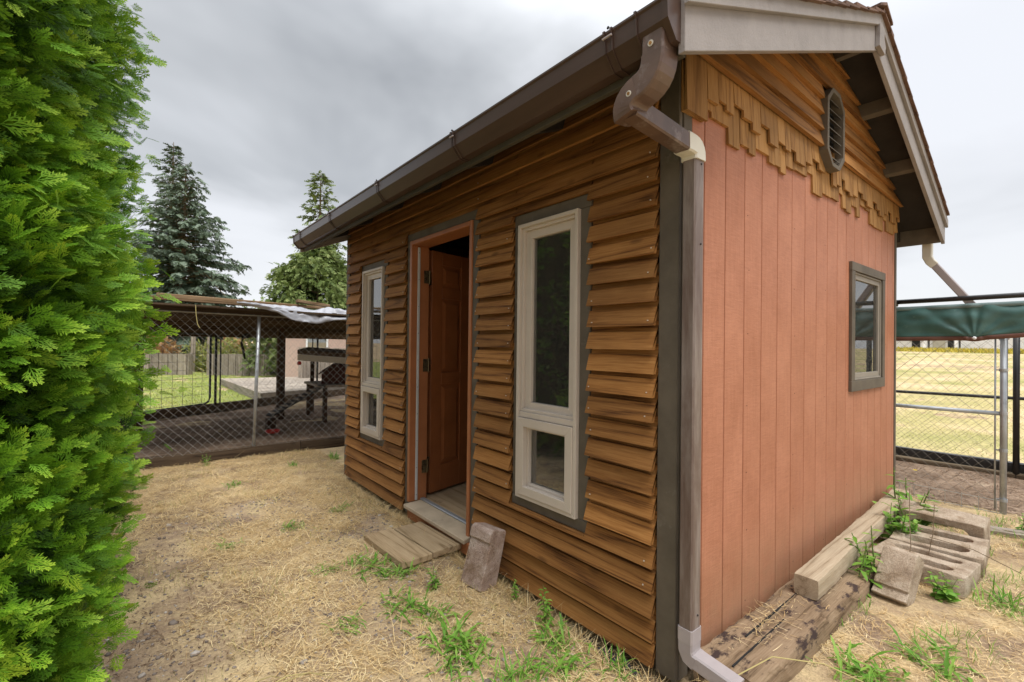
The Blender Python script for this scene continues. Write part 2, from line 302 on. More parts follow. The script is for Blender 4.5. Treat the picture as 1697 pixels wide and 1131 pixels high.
M['yard'] = ground_mat('dry_yard_soil', dict(s1=3.2, s2=85, ramp=[(0.32, (0.25, 0.175, 0.125)), (0.46, (0.43, 0.315, 0.195)), (0.60, (0.62, 0.475, 0.27))], s3=1.3, alt=((0.31, 0.225, 0.165), 0.58)))
M['lawn'] = ground_mat('patchy_lawn', dict(s1=0.9, s2=30, ramp=[(0.3, (0.17, 0.22, 0.05)), (0.55, (0.27, 0.30, 0.08)), (0.75, (0.46, 0.40, 0.17))], s3=0.3))
M['field'] = ground_mat('mown_field', dict(s1=0.30, s2=14, ramp=[(0.38, (0.34, 0.32, 0.12)), (0.5, (0.48, 0.40, 0.19)), (0.62, (0.64, 0.48, 0.29))], s3=0.12))
M['pensoil'] = ground_mat('pen_bare_soil', dict(s1=2.2, s2=45, ramp=[(0.35, (0.17, 0.12, 0.085)), (0.55, (0.31, 0.22, 0.155)), (0.72, (0.45, 0.34, 0.24))], s3=0.4))

# ================================================================== object helpers
def tag(o, label=None, cat=None, group=None, kind=None):
    if label: o['label'] = label
    if cat: o['category'] = cat
    if group: o['group'] = group
    if kind: o['kind'] = kind
    return o
def empty(name, label, cat, loc=(0, 0, 0), group=None):
    o = bpy.data.objects.new(name, None); COL.objects.link(o); o.location = loc; o.empty_display_size = 0.1
    return tag(o, label, cat, group)
def link(name, me, mt, parent=None, smooth=False):
    o = bpy.data.objects.new(name, me); COL.objects.link(o)
    if mt is not None and not me.materials: me.materials.append(mt)
    if parent is not None:
        o.parent = parent
        if parent.type == 'EMPTY': o.matrix_parent_inverse = Matrix.Translation(-Vector(parent.location)) if not parent.get('_local') else Matrix()
    if smooth:
        for p in me.polygons: p.use_smooth = True
    return o
def mesh_from(name, verts, faces):
    me = bpy.data.meshes.new(name); me.from_pydata([tuple(v) for v in verts], [], faces); me.update(); return me
class MB:
    def __init__(s): s.v = []; s.f = []
    def add(s, vs, fs):
        b = len(s.v); s.v += [tuple(v) for v in vs]; s.f += [tuple(i+b for i in f) for f in fs]; return s
    def box(s, x0, x1, y0, y1, z0, z1, T=None):
        vs = [(x, y, z) for x in (x0, x1) for y in (y0, y1) for z in (z0, z1)]
        if T: vs = [T @ Vector(v) for v in vs]
        return s.add(vs, [(0, 1, 3, 2), (4, 6, 7, 5), (0, 4, 5, 1), (2, 3, 7, 6), (0, 2, 6, 4), (1, 5, 7, 3)])
    def hexa(s, a):      # 8 points: bottom 4 ccw, top 4 ccw
        return s.add(a, [(3, 2, 1, 0), (4, 5, 6, 7), (0, 1, 5, 4), (1, 2, 6, 5), (2, 3, 7, 6), (3, 0, 4, 7)])
    def loft(s, rings, cap=True):
        n = len(rings[0]); fs = []
        for i in range(len(rings)-1):
            for j in range(n):
                k = (j+1) % n; fs.append((i*n+j, i*n+k, (i+1)*n+k, (i+1)*n+j))
        if cap: fs += [tuple(reversed(range(n))), tuple(range((len(rings)-1)*n, len(rings)*n))]
        return s.add([p for r in rings for p in r], fs)
    def tube(s, pts, r, n=10, cap=True):
        pts = [Vector(p) for p in pts]; rings = []; up = Vector((0, 0, 1))
        for i, p in enumerate(pts):
            d = (pts[min(i+1, len(pts)-1)] - pts[max(i-1, 0)]).normalized()
            a = d.cross(up if abs(d.z) < 0.95 else Vector((1, 0, 0))).normalized(); b = d.cross(a)
            rr = r[i] if isinstance(r, (list, tuple)) else r
            rings.append([p + a*math.cos(2*math.pi*k/n)*rr + b*math.sin(2*math.pi*k/n)*rr for k in range(n)])
        return s.loft(rings, cap)
    def build(s, name, mt, parent=None, bevel=0.0, smooth=False, seg=1):
        me = mesh_from(name, s.v, s.f)
        bm = bmesh.new(); bm.from_mesh(me)
        bmesh.ops.recalc_face_normals(bm, faces=bm.faces)
        if bevel:
            ed = [e for e in bm.edges if len(e.link_faces) == 2 and e.calc_face_angle(0) > 0.5]
            bmesh.ops.bevel(bm, geom=ed, offset=bevel, segments=seg, affect='EDGES', clamp_overlap=True)
        bm.to_mesh(me); bm.free()
        return link(name, me, mt, parent, smooth)
def box(name, x0, x1, y0, y1, z0, z1, mt, parent=None, bevel=0.002):
    return MB().box(x0, x1, y0, y1, z0, z1).build(name, mt, parent, bevel)
def rough_beam(name, P, u, L, w, h, mt, parent=None, amp=0.004, n=24, seed=0, bevel=0.006, wear=1.0):
    """timber with worn, slightly wavy faces: starts at P, runs along unit u; w sideways, h up"""
    u = Vector(u).normalized(); s = Vector((0, 0, 1)).cross(u).normalized(); upv = u.cross(s)
    prof = []
    k = 4
    for (a0, b0, a1, b1) in ((0, 0, w, 0), (w, 0, w, h), (w, h, 0, h), (0, h, 0, 0)):
        for i in range(k):
            t = i/k; prof.append((a0+(a1-a0)*t, b0+(b1-b0)*t))
    rings = []
    for i in range(n+1):
        ring = []
        for (a, b) in prof:
            p = Vector(P) + u*(L*i/n) + s*(a-w/2) + upv*b
            q = noise.noise_vector(p*Vector((5, 5, 5)) + Vector((seed*3.1, 0, 0)))*amp*1.4 + noise.noise_vector(p*23 + Vector((seed, 2, 0)))*amp*0.6
            c = 1 if (a in (0, w) and b in (0, h)) else 0
            p2 = p + q
            if c:
                cc = Vector(P) + u*(L*i/n) + upv*h/2
                p2 += (cc-p2).normalized()*bevel*(1+noise.noise(p*17)*wear)
            ring.append(p2)
        rings.append(ring)
    return MB().loft(rings).build(name, mt, parent)

# ================================================================== ground
GR = np.random.default_rng(3)
def hgt(x, y):
    b = 0.012*noise.noise(Vector((x*1.7, y*1.7, 0))) + 0.006*noise.noise(Vector((x*6, y*6, 4)))
    # hollow under the shed walls
    if -0.12 < x < 3.4 and -0.05 < y < 3.85: b -= 0.05*min(1, max(0, (x+0.12)/0.1))
    if x < 0 and -0.2 < y < 3.85: b -= 0.02*max(0, 1-abs(x)/0.25)
    if y > 5 and y < 10 and -6 < x < 5: b -= 0.01
    b += min(1.15, max(0, (x-9)*0.0185))
    r = max(abs(x), abs(y))
    if r > 30: b += 0.25*noise.noise(Vector((x*0.02, y*0.02, 2)))
    return b
def grid_sheet(name, xs, ys, mt, off=0.0, label=None, mask=None):
    nx, ny = len(xs), len(ys)
    vs = [(x, y, hgt(x, y)+off) for y in ys for x in xs]
    fs = []
    for j in range(ny-1):
        for i in range(nx-1):
            if mask and not mask((xs[i]+xs[i+1])/2, (ys[j]+ys[j+1])/2): continue
            fs.append((j*nx+i, j*nx+i+1, (j+1)*nx+i+1, (j+1)*nx+i))
    me = mesh_from(name, vs, fs); o = link(name, me, mt, None, True); tag(o, kind='structure')
    if label: o['label'] = label
    return o
def spread(a, b, step, lim, grow=1.35):
    r = list(np.arange(a, b, step)); r.append(b); d = step*2; x = b
    while x < lim: x += d; r.append(x); d *= grow
    d = step*2; x = a; l = []
    while x > -lim: x -= d; l.append(x); d *= grow
    return l[::-1] + r
grid_sheet('ground', spread(-2.6, 4.2, 0.045, 1500), spread(-1.6, 5.1, 0.045, 1500), M['yard'], 0, 'dry brown yard soil with straw and gravel')
grid_sheet('lawn', [-14+0.5*i for i in range(47)], [9.0+0.5*i for i in range(60)], M['lawn'], 0.006, 'patchy green and yellow lawn beyond the pen', lambda x, y: y > 9.9+0.53*x and x < 9)
grid_sheet('field', [5.75+1.0*i for i in range(70)]+[80+i*12 for i in range(20)], [-60+1.5*i for i in range(75)], M['field'], 0.006, 'mown yellow green field beyond the run', None)
def py_(x): return 8.9+0.53*(x+1.13)
grid_sheet('pen_soil', [-5+0.2*i for i in range(50)], [5.12+0.2*i for i in range(36)], M['pensoil'], 0.004, 'bare dark soil inside the chicken run', lambda x, y: y < py_(x)-0.05)
grid_sheet('run_soil', [3.85+0.1*i for i in range(18)], [-3.5+0.15*i for i in range(36)], M['pensoil'], 0.004, 'dark soil and wood chips in the right hand run')

# ---- scattered ground cover (uncountable: one object each)
def arr_mesh(name, V, F, mt, tint, kind='stuff', label=None, parent=None):
    """V (n,3), F (m,k) fixed-size faces, tint per face"""
    me = bpy.data.meshes.new(name); n, k = F.shape
    me.vertices.add(len(V)); me.vertices.foreach_set('co', np.asarray(V, np.float32).ravel())
    me.loops.add(n*k); me.loops.foreach_set('vertex_index', F.astype(np.int32).ravel())
    me.polygons.add(n); me.polygons.foreach_set('loop_start', np.arange(0, n*k, k, dtype=np.int32)); me.polygons.foreach_set('loop_total', np.full(n, k, np.int32))
    a = me.attributes.new('tint', 'FLOAT', 'FACE'); a.data.foreach_set('value', np.asarray(tint, np.float32))
    me.update(calc_edges=True)
    o = link(name, me, mt, parent)
    if kind: o['kind'] = kind
    if label: o['label'] = label
    return o
def in_shed(x, y, pad=0.0): return (x > -0.02-pad) & (x < 3.35) & (y > -0.02-pad) & (y < 3.8)
def hv(X, Y): return np.array([hgt(float(a), float(b)) for a, b in zip(X, Y)])
def blades(name, X, Y, length, width, lie, mt, tint, label, z0=None, bend=0.35):
    n = len(X); Z = hv(X, Y) if z0 is None else z0
    az = GR.uniform(0, 2*np.pi, n); el = lie(n); L = length(n); W = width(n)*0.5
    d = np.stack([np.cos(az)*np.cos(el), np.sin(az)*np.cos(el), np.sin(el)], 1)
    side = np.stack([-np.sin(az), np.cos(az), np.zeros(n)], 1)
    P = np.stack([X, Y, Z+0.002+GR.uniform(0, 0.008, n)], 1)
    bendv = GR.normal(0, 1, (n, 3))*(L*bend*0.5)[:, None]; bendv[:, 2] = -np.abs(bendv[:, 2])*np.sin(el)
    mid = P + d*(L*0.5)[:, None]; tip = P + d*L[:, None] + bendv
    tip[:, 2] = np.maximum(tip[:, 2], Z+0.002)
    s = side*W[:, None]
    V = np.stack([P-s, P+s, mid+s*0.9, mid-s*0.9, tip+s*0.25, tip-s*0.25], 1).reshape(-1, 3)
    b = np.arange(n)[:, None]*6
    F = np.concatenate([b+np.array([[0, 1, 2, 3]]), b+np.array([[3, 2, 4, 5]])], 0)
    return arr_mesh(name, V, F, mt, np.concatenate([tint, tint]), label=label)
def nmask(X, Y, s, seed): return np.array([noise.noise(Vector((float(a)*s, float(b)*s, seed))) for a, b in zip(X, Y)])
# straw
def dens_pts(n, x0, x1, y0, y1):
    return GR.uniform(x0, x1, n), GR.uniform(y0, y1, n)
X1, Y1 = dens_pts(46000, -2.2, 0.0, -0.5, 2.4); X2, Y2 = dens_pts(62000, -2.0, 0.1, 2.2, 5.05); X3, Y3 = dens_pts(26000, 0.0, 3.8, -1.5, 0.0)
X = np.concatenate([X1, X2, X3]); Y = np.concatenate([Y1, Y2, Y3])
k = ~in_shed(X, Y, 0.02); X, Y = X[k], Y[k]
nm = nmask(X, Y, 1.5, 9)*0.6 + nmask(X, Y, 4.5, 3)*0.5
leftbare = np.clip((-1.15-X)*2.0, 0, 1)*np.clip((3.6-Y), 0, 1)
k = GR.uniform(-0.42, 0.34, len(X)) < nm*1.25 - leftbare*0.6 + np.clip(Y-2.0, 0, 1)*0.22; X, Y, nm = X[k], Y[k], nm[k]
blades('dry_straw', X, Y, lambda n: GR.gamma(2.2, 0.018, n)+0.012, lambda n: GR.uniform(0.0011, 0.0031, n), lambda n: np.abs(GR.normal(0, 0.22, n)), M['straw'],
       np.clip(GR.beta(1.3, 1.25, len(X))+nm*0.3-leftbare[:0].sum(), 0, 1), 'pale dry straw lying over the yard', bend=0.5)
# short fine standing straw tufts and few green blades
X, Y = dens_pts(9000, -1.9, 0.0, -0.6, 5.0); k = (nmask(X, Y, 2.1, 21) > 0.18) & ~in_shed(X, Y, 0.04); X, Y = X[k], Y[k]
blades('short_dry_grass', X, Y, lambda n: GR.uniform(0.02, 0.06, n), lambda n: GR.uniform(0.0012, 0.0022, n), lambda n: GR.uniform(0.6, 1.4, n), M['meadow'], GR.uniform(0.2, 1, len(X)), 'thin tufts of short dry grass in the yard')
X = np.concatenate([GR.uniform(0.6, 3.6, 5200)]); Y = GR.uniform(-1.5, -0.25, 5200); k = nmask(X, Y, 3.0, 33) > 0.12; X, Y = X[k], Y[k]
blades('green_grass', X, Y, lambda n: GR.uniform(0.03, 0.09, n), lambda n: GR.uniform(0.002, 0.0035, n), lambda n: GR.uniform(0.6, 1.4, n), M['weed'], GR.uniform(0.2, 1, len(X)), 'green grass tufts growing through straw on the right')
# long tan stalks near the wall foot and the hedge
X = np.concatenate([GR.uniform(-0.16, -0.02, 2600), GR.normal(-1.45, 0.15, 160)]); Y = np.concatenate([GR.uniform(0, 3.7, 2600), GR.normal(0.75, 0.25, 160)])
blades('tangled_stalks', X, Y, lambda n: GR.uniform(0.05, 0.14, n), lambda n: GR.uniform(0.0012, 0.003, n), lambda n: np.abs(GR.normal(0.2, 0.35, n)), M['straw'], GR.uniform(0.1, 0.95, len(X)), 'tangled dry stalks along the foot of the wall')
def stones(name, X, Y, r, mt, tint, label, flat=0.6, z=None):
    n = len(X); Z = (hv(X, Y) if z is None else z)
    ico = []
    t = (1+5**.5)/2
    base = np.array([(-1, t, 0), (1, t, 0), (-1, -t, 0), (1, -t, 0), (0, -1, t), (0, 1, t), (0, -1, -t), (0, 1, -t), (t, 0, -1), (t, 0, 1), (-t, 0, -1), (-t, 0, 1)])/1.9
    fc = np.array([(0, 11, 5), (0, 5, 1), (0, 1, 7), (0, 7, 10), (0, 10, 11), (1, 5, 9), (5, 11, 4), (11, 10, 2), (10, 7, 6), (7, 1, 8), (3, 9, 4), (3, 4, 2), (3, 2, 6), (3, 6, 8), (3, 8, 9), (4, 9, 5), (2, 4, 11), (6, 2, 10), (8, 6, 7), (9, 8, 1)])
    V = base[None]*(1+GR.normal(0, 0.16, (n, 12, 1)))*r[:, None, None]
    V = V*np.stack([GR.uniform(0.7, 1.3, n), GR.uniform(0.7, 1.3, n), np.full(n, flat)], 1)[:, None, :]
    a = GR.uniform(0, 6.28, n); ca, sa = np.cos(a)[:, None], np.sin(a)[:, None]
    V = np.stack([V[..., 0]*ca-V[..., 1]*sa, V[..., 0]*sa+V[..., 1]*ca, V[..., 2]], 2)
    V += np.stack([X, Y, Z+r*0.15], 1)[:, None, :]
    F = (np.arange(n)[:, None, None]*12+fc[None]).reshape(-1, 3)
    return arr_mesh(name, V.reshape(-1, 3), F, mt, np.repeat(tint, 20), label=label)
X, Y = dens_pts(11000, -1.9, 0.0, -0.5, 3.4); g = nmask(X, Y, 1.3, 9)*0.6+nmask(X, Y, 4, 14)*0.5
k = (GR.uniform(-0.25, 0.4, len(X)) > g) & ~in_shed(X, Y, 0.02); X, Y = X[k], Y[k]
stones('gravel', X, Y, GR.gamma(2.2, 0.0018, len(X))+0.0014, M['gravel'], GR.beta(1.6, 2.4, len(X)), 'small grey gravel showing through the straw')
X, Y = dens_pts(5000, 3.8, 5.4, -1.6, 0.6)
blades('wood_chips', X, Y, lambda n: GR.uniform(0.02, 0.09, n), lambda n: GR.uniform(0.003, 0.008, n), lambda n: np.abs(GR.normal(0, 0.12, n)), M['mulch'], GR.uniform(0, 1, len(X)), 'brown wood chips and straw on the run floor')
X, Y = dens_pts(5000, -2.0, -1.15, 0.2, 4.8)
blades('hedge_litter', X, Y, lambda n: GR.uniform(0.01, 0.04, n), lambda n: GR.uniform(0.002, 0.004, n), lambda n: np.abs(GR.normal(0, 0.12, n)), M['mulch'], GR.uniform(0, 0.8, len(X)), 'brown shed scale leaves under the hedge')
# rough field grass on the near field and the lawn
X = 5.9+GR.gamma(1.6, 4.0, 26000); Y = GR.uniform(-4, 4, 26000)*(0.3+X/14.0)+0.2; k = X < 60; X, Y = X[k], Y[k]
blades('field_grass', X, Y, lambda n: GR.uniform(0.02, 0.05, n), lambda n: GR.uniform(0.003, 0.006, n), lambda n: GR.uniform(0.1, 1.2, n), M['meadow'], np.clip(GR.uniform(0, 1, len(X))*0.6+nmask(X, Y, 0.35, 2)*1.0+0.35, 0, 1), 'rough dry grass of the mown field')
X = GR.uniform(-3, 5, 14000); Y = py_(X)+0.6+GR.gamma(1.5, 3.5, 14000)
blades('lawn_grass', X, Y, lambda n: GR.uniform(0.02, 0.05, n)*1.5, lambda n: GR.uniform(0.004, 0.008, n)*1.6, lambda n: GR.uniform(0.4, 1.4, n), M['meadow'], np.clip(GR.uniform(0, 0.6, len(X))+nmask(X, Y, 0.35, 2)*0.7, 0, 1), 'short grass of the lawn beyond the pen')
# dark stones along the wall foot
for i, (x, y, r) in enumerate([(-0.055, 0.235, 0.042), (-0.03, 0.33, 0.034), (-0.06, 0.15, 0.024), (-0.03, 2.62, 0.035), (-0.05, 2.73, 0.03), (-0.02, 0.45, 0.028)]):
    mb = MB(); rings = []
    for a in range(1, 8):
        ph = math.pi*a/8; rings.append([Vector((x, y, hgt(x, y)+r*0.3)) + Vector((math.sin(ph)*math.cos(t)*r*1.2, math.sin(ph)*math.sin(t)*r*1.4, math.cos(ph)*r*0.8))*(1+0.22*noise.noise(Vector((math.cos(t)*2+i*5, math.sin(t)*2, ph*1.5)))) for t in [j*math.pi/5 for j in range(10)]])
    mb.loft(rings)
    o = mb.build('stone', M['darkrock'], None, smooth=True)
    tag(o, ['largest dark stone under the bottom clapboard near the corner board', 'dark stone behind the largest one at the wall foot', 'small dark stone nearest the corner board at the wall foot', 'dark stone under the wall just left of the door', 'smaller dark stone under the wall further left of the door', 'dark stone farthest from the corner board in the near cluster'][i], 'stone', 'dark stones along the wall foot')

# ================================================================== the shed
L, W = 3.743, 3.28
shed = empty('garden_shed', 'small cedar and salmon garden shed with its door open', 'shed', (0, 0, 0))
SL = 0.407; RX, RZ = -0.386, 2.225; AX = 1.655; RXR = 2*AX-RX
def rz(x): return RZ + SL*((x-RX) if x < AX else (RXR-x))     # underside of the rake board
def part(name, mb, mt, parent=None, bevel=0.0, smooth=False, label=None):
    o = mb.build(name, mt, parent or shed, bevel, smooth)
    if label: o['label'] = label
    return o
# obstacles on the front wall: (y0,y1,z0,z1)
OB = [(0.463, 1.034, 0.427, 2.051), (1.392, 2.379, -1, 2.180), (2.752, 3.318, 0.427, 2.046)]
YA, YB = 0.093, 3.656
def clap_section(zb, z, jb):      # outward x at height z on a board whose butt is at zb
    t = (z-zb)/0.125
    return (-0.032-jb)*(1-t) + 0.004*t
for k in range(25):
    zb = 0.013+0.0996*k; zt = zb+0.125
    cuts = sorted({YA, YB} | {o[0] for o in OB} | {o[1] for o in OB})
    spans = []
    for a, b_ in zip(cuts[:-1], cuts[1:]):
        lo, hi = zb, zt
        for o in OB:
            if o[0] <= a+1e-6 and o[1] >= b_-1e-6:
                if o[2] <= zb+0.012 and o[3] >= zb+0.085: lo = hi
                elif o[2] > zb and o[2] < hi: hi = o[2]-0.001
                elif o[3] > lo and o[3] < hi and o[2] <= lo: lo = o[3]+0.001
        if hi-lo > 0.012: spans.append((a, b_, lo, hi))
    groups = []
    for s in spans:
        if groups and abs(groups[-1][-1][1]-s[0]) < 1e-6: groups[-1].append(s)
        else: groups.append([s])
    for g in groups:
        jb = rnd.uniform(-0.003, 0.004); sag0 = rnd.uniform(-0.002, 0.002); mb = MB(); ph = rnd.uniform(0, 20)
        gap0, gap1 = rnd.uniform(0.0, 0.004), rnd.uniform(0.0, 0.004)
        for (a, b_, lo, hi) in g:
            n = max(1, int((b_-a)/0.12)); rings = []; ms_ = zb+0.077
            for i in range(n+1):
                y = a+gap0+(b_-gap1-a-gap0)*i/n if len(g) == 1 else a+(b_-a)*i/n
                w = 0.0018*noise.noise(Vector((y*2.3, ph, 0))) + sag0; wx = 0.003*noise.noise(Vector((y*1.7, ph, 7)))
                w2 = w if lo == zb else 0
                F = lambda z: clap_section(zb, z, jb)+wx
                if lo < ms_-0.003 and hi > ms_+0.003:
                    rings.append([(F(lo), y, lo+w2), (F(ms_)+0.001, y, ms_+w), (0.0125, y, ms_+w+0.002), (0.0145, y, hi), (0.0195, y, hi), (F(lo)+0.019, y, lo+w2)])
                elif hi <= ms_+0.003: rings.append([(F(lo), y, lo+w2), (F(hi), y, hi), (0.015, y, hi), (F(lo)+0.019, y, lo+w2)])
                else: rings.append([(0.0125, y, lo), (0.0145, y, hi), (0.0195, y, hi), (0.0190, y, lo)])
            mb.loft(rings)
        part('clapboard', mb, M['cedar'], bevel=0)
nb_ = MB()
for k in range(2, 24):
    z = 0.013+0.0996*k+0.022
    for y in (0.125, 0.44, 1.06, 1.37, 2.40, 2.73, 3.34, 3.63):
        if (y in (0.44, 1.06, 2.73, 3.34) and not 0.45 < z < 2.0) or rnd.random() < 0.45: continue
        yy = y+rnd.uniform(-0.015, 0.015); x = clap_section(z-0.022, z, 0)-0.0045; q = 0.0022
        nb_.box(x-0.0012, x+0.004, yy-q, yy+q, z-q, z+q)
o = nb_.build('nail_heads', M['nail'], shed); o['kind'] = 'stuff'
# corner boards
part('corner_board', MB().box(0.0, 0.022, 0.002, 0.092, -0.012, 2.50), M['trim'], bevel=0.003)
part('corner_board', MB().box(0.024, 0.085, -0.003, 0.018, -0.010, 2.30), M['trim'], bevel=0.002)
part('corner_board', MB().box(0.0, 0.022, 3.658, L, 0.0, 2.50), M['trim'], bevel=0.003)
part('corner_board', MB().box(3.262, 3.305, -0.006, 0.030, 0.02, 2.42), M['trim'], bevel=0.002)
# front sheathing (behind the boards), with openings
for (y0, y1, z0, z1) in ((0.02, 0.535, 0.02, 2.50), (0.99, 1.455, 0.02, 2.50), (2.33, 2.81, 0.02, 2.50), (3.29, 3.72, 0.02, 2.50), (0.535, 0.99, 0.02, 0.49), (0.535, 0.99, 1.985, 2.50), (1.455, 2.33, 2.12, 2.50), (2.81, 3.29, 0.02, 0.48), (2.81, 3.29, 1.98, 2.50)):
    part('wall_panel', MB().box(0.0245, 0.095, y0, y1, z0, z1), M['inner'])
# window trims
def win_trim(y0, y1, z0, z1, iy0, iy1, iz0, iz1, face=-0.0):
    part('window_trim', MB().box(face, 0.022, y0, y1, iz1, z1), M['trim'], bevel=0.002)
    part('window_trim', MB().box(face+0.001, 0.022, y0+0.001, iy0, iz0+0.001, iz1-0.001), M['trim'], bevel=0.002)
    part('window_trim', MB().box(face+0.001, 0.022, iy1, y1-0.001, iz0+0.001, iz1-0.001), M['trim'], bevel=0.002)
    part('window_trim', MB().box(face, 0.022, y0, y1, z0, iz0), M['trim'], bevel=0.002)
def frame_ring(mb, x0, x1, y0, y1, z0, z1, w, wt=None):
    """four mitre-cut bars around an opening in the y/z plane"""
    wt = wt or w; o = [(y0, z0), (y1, z0), (y1, z1), (y0, z1)]; i = [(y0+w, z0+wt), (y1-w, z0+wt), (y1-w, z1-wt), (y0+w, z1-wt)]
    for a in range(4):
        b_ = (a+1) % 4
        mb.hexa([(x0, *o[a]), (x0, *o[b_]), (x0, *i[b_]), (x0, *i[a]), (x1, *o[a]), (x1, *o[b_]), (x1, *i[b_]), (x1, *i[a])])
    return mb
def front_window(dy):
    y0, y1, z0, z1 = 0.531+dy, 0.985+dy, 0.482, 1.988
    win_trim(0.463+dy, 1.034+dy, 0.428, 2.050, y0-0.001, y1+0.001, z0, z1)
    w = part('window', frame_ring(MB(), -0.020, 0.060, y0, y1, z0, z1, 0.020), M['vinyl'], bevel=0.0015, label='tall almond vinyl window with a small opening pane below')
    def sub(name, mb, mt, bev=0.0015):
        o = mb.build(name, mt, w, bev); return o
    sub('frame', frame_ring(MB(), -0.004, 0.058, y0+0.0202, y1-0.0202, 0.955, z1-0.0202, 0.016), M['vinyl'])
    sub('sash', frame_ring(MB(), 0.014, 0.052, y0+0.0365, y1-0.0365, 0.962, z1-0.0365, 0.046, 0.044), M['vinyl'])
    sub('glass', MB().box(0.034, 0.038, y0+0.080, y1-0.080, 1.004, z1-0.078), M['glass'], 0)
    sub('mullion', MB().box(-0.014, 0.050, y0+0.0202, y1-0.0202, 0.925, 0.9545), M['vinyl'])
    sub('sash', frame_ring(MB(), -0.026, 0.030, y0+0.0215, y1-0.0215, z0+0.022, 0.9225, 0.047, 0.047), M['vinyl'])
    sub('glazing_bead', frame_ring(MB(), 0.004, 0.050, y0+0.0688, y1-0.0688, z0+0.0692, 0.8753, 0.013), M['vinyl'])
    sub('glass', MB().box(0.026, 0.030, y0+0.081, y1-0.081, z0+0.081, 0.863), M['glass'], 0)
front_window(0.0); front_window(2.287)
# door casing
part('door_trim', MB().box(0.0, 0.022, 1.393, 2.378, 2.122, 2.179), M['trim'], bevel=0.002)
part('door_trim', MB().box(0.001, 0.022, 1.394, 1.459, 0.0, 2.121), M['trim'], bevel=0.002)
part('door_trim', MB().box(0.001, 0.022, 2.323, 2.377, 0.0, 2.121), M['trim'], bevel=0.002)
fr = part('door_frame', MB().box(-0.009, 0.145, 1.460, 1.490, 0.0, 2.120).box(-0.009, 0.145, 2.288, 2.322, 0.0915, 2.120).box(-0.0085, 0.1445, 1.4905, 2.2875, 2.088, 2.1195), M['orange'], bevel=0.003)
MB().box(0.040, 0.060, 2.2755, 2.2876, 0.10, 2.075).build('weather_strip', M['steel_strip'], fr, 0.003)
mb = MB()
for z in np.linspace(0.14, 2.03, 10): mb.box(0.046, 0.050, 2.2740, 2.2757, z, z+0.005)
mb.build('screw', M['blackvoid'], fr)
# sill
part('door_sill', MB().hexa([(-0.062, 1.43, 0.066), (0.13, 1.49, 0.066), (0.13, 2.287, 0.066), (-0.062, 2.272, 0.066), (-0.062, 1.43, 0.094), (0.13, 1.49, 0.096), (0.13, 2.287, 0.096), (-0.062, 2.272, 0.094)]), M['concrete_top'], bevel=0.004)
part('sill_board', MB().box(-0.034, -0.012, 1.40, 2.262, -0.012, 0.0655), M['orange'], bevel=0.002)
part('threshold', MB().box(0.085, 0.120, 1.495, 2.285, 0.0965, 0.110), M['galv'], bevel=0.004)
# door leaf, swung inwards
DH = Vector((0.205, 2.352, 0.0)); ang = math.atan2(0.245, 0.970)
dE = Matrix.Translation(DH) @ Matrix.Rotation(ang, 4, 'Z')
def dbox(mb, u0, u1, t0, t1, z0, z1):    # u along the leaf, t thickness (0 = outer face, grows away)
    return mb.box(u0, u1, t0, t1, z0, z1, dE)
DT, DB, DW = 2.085, 0.105, 0.80
stiles = [(0, 0.115), (0.345, 0.455), (0.685, 0.80)]
rails = [(DB, DB+0.21), (0.985, 1.08), (1.70, 1.79), (DT-0.105, DT)]
leaf = part('door', dbox(MB(), 0, DW, 0.008, 0.044, DB, DT), M['doorpaint'], bevel=0.001, label='brown orange panelled door swung open into the shed')
for a, b_ in stiles: dbox(MB(), a, b_, -0.004, 0.0075, DB, DT).build('stile', M['doorpaint'], leaf, 0.0015)
for i in range(4):
    for a, b_ in ((0.1155, 0.3445), (0.4555, 0.6845)): dbox(MB(), a, b_, -0.004, 0.0075, *rails[i]).build('rail', M['doorpaint'], leaf, 0.0015)
for i in range(3):
    for j, (a, b_) in enumerate(((0.1155, 0.3445), (0.4555, 0.6845))):
        za_, zb_ = rails[i][1], rails[i+1][0]
        if i == 1 and j == 1:
            dbox(MB(), a+0.012, b_-0.012, 0.000, 0.0078, za_+0.012, zb_-0.012).build('door_glass', M['doorglass'], leaf)
            mb = MB(); cu_, cz_ = (a+b_)/2, (za_+zb_)/2
            for q in range(3):
                ww, hh = 0.085-0.028*q, 0.26-0.075*q
                pts = [(cu_-ww, cz_-hh*0.6), (cu_, cz_-hh), (cu_+ww, cz_-hh*0.6), (cu_+ww, cz_+hh*0.6), (cu_, cz_+hh), (cu_-ww, cz_+hh*0.6), (cu_-ww, cz_-hh*0.6)]
                mb.tube([dE @ Vector((u, -0.001, z)) for u, z in pts], 0.003, 5)
            mb.build('leading', M['blackvoid'], leaf)
        else:
            pm = MB(); u0, u1, z0_, z1_ = a+0.012, b_-0.012, za_+0.014, zb_-0.014
            q = [(u0, z0_), (u1, z0_), (u1, z1_), (u0, z1_)]; iq = [(u0+0.03, z0_+0.03), (u1-0.03, z0_+0.03), (u1-0.03, z1_-0.03), (u0+0.03, z1_-0.03)]
            pm.hexa([dE @ Vector((u, 0.0079, z)) for u, z in q] + [dE @ Vector((u, -0.004, z)) for u, z in iq])
            pm.build('raised_panel', M['doorpaint'], leaf)
for z in (0.30, 1.10, 1.80):
    hb = MB().box(0.098, 0.138, 2.2845, 2.2878, z, z+0.10); hb.tube([(0.146, 2.286, z-0.004), (0.146, 2.286, z+0.104)], 0.0065, 8)
    hb.hexa([(0.149, 2.288, z), (0.152, 2.288, z), (0.203, 2.352, z), (0.200, 2.355, z), (0.149, 2.288, z+0.1), (0.152, 2.288, z+0.1), (0.203, 2.352, z+0.1), (0.200, 2.355, z+0.1)])
    hb.box(-0.0022, -0.0002, 0.012, 0.038, z, z+0.1, dE)
    part('hinge', hb, M['brass'])
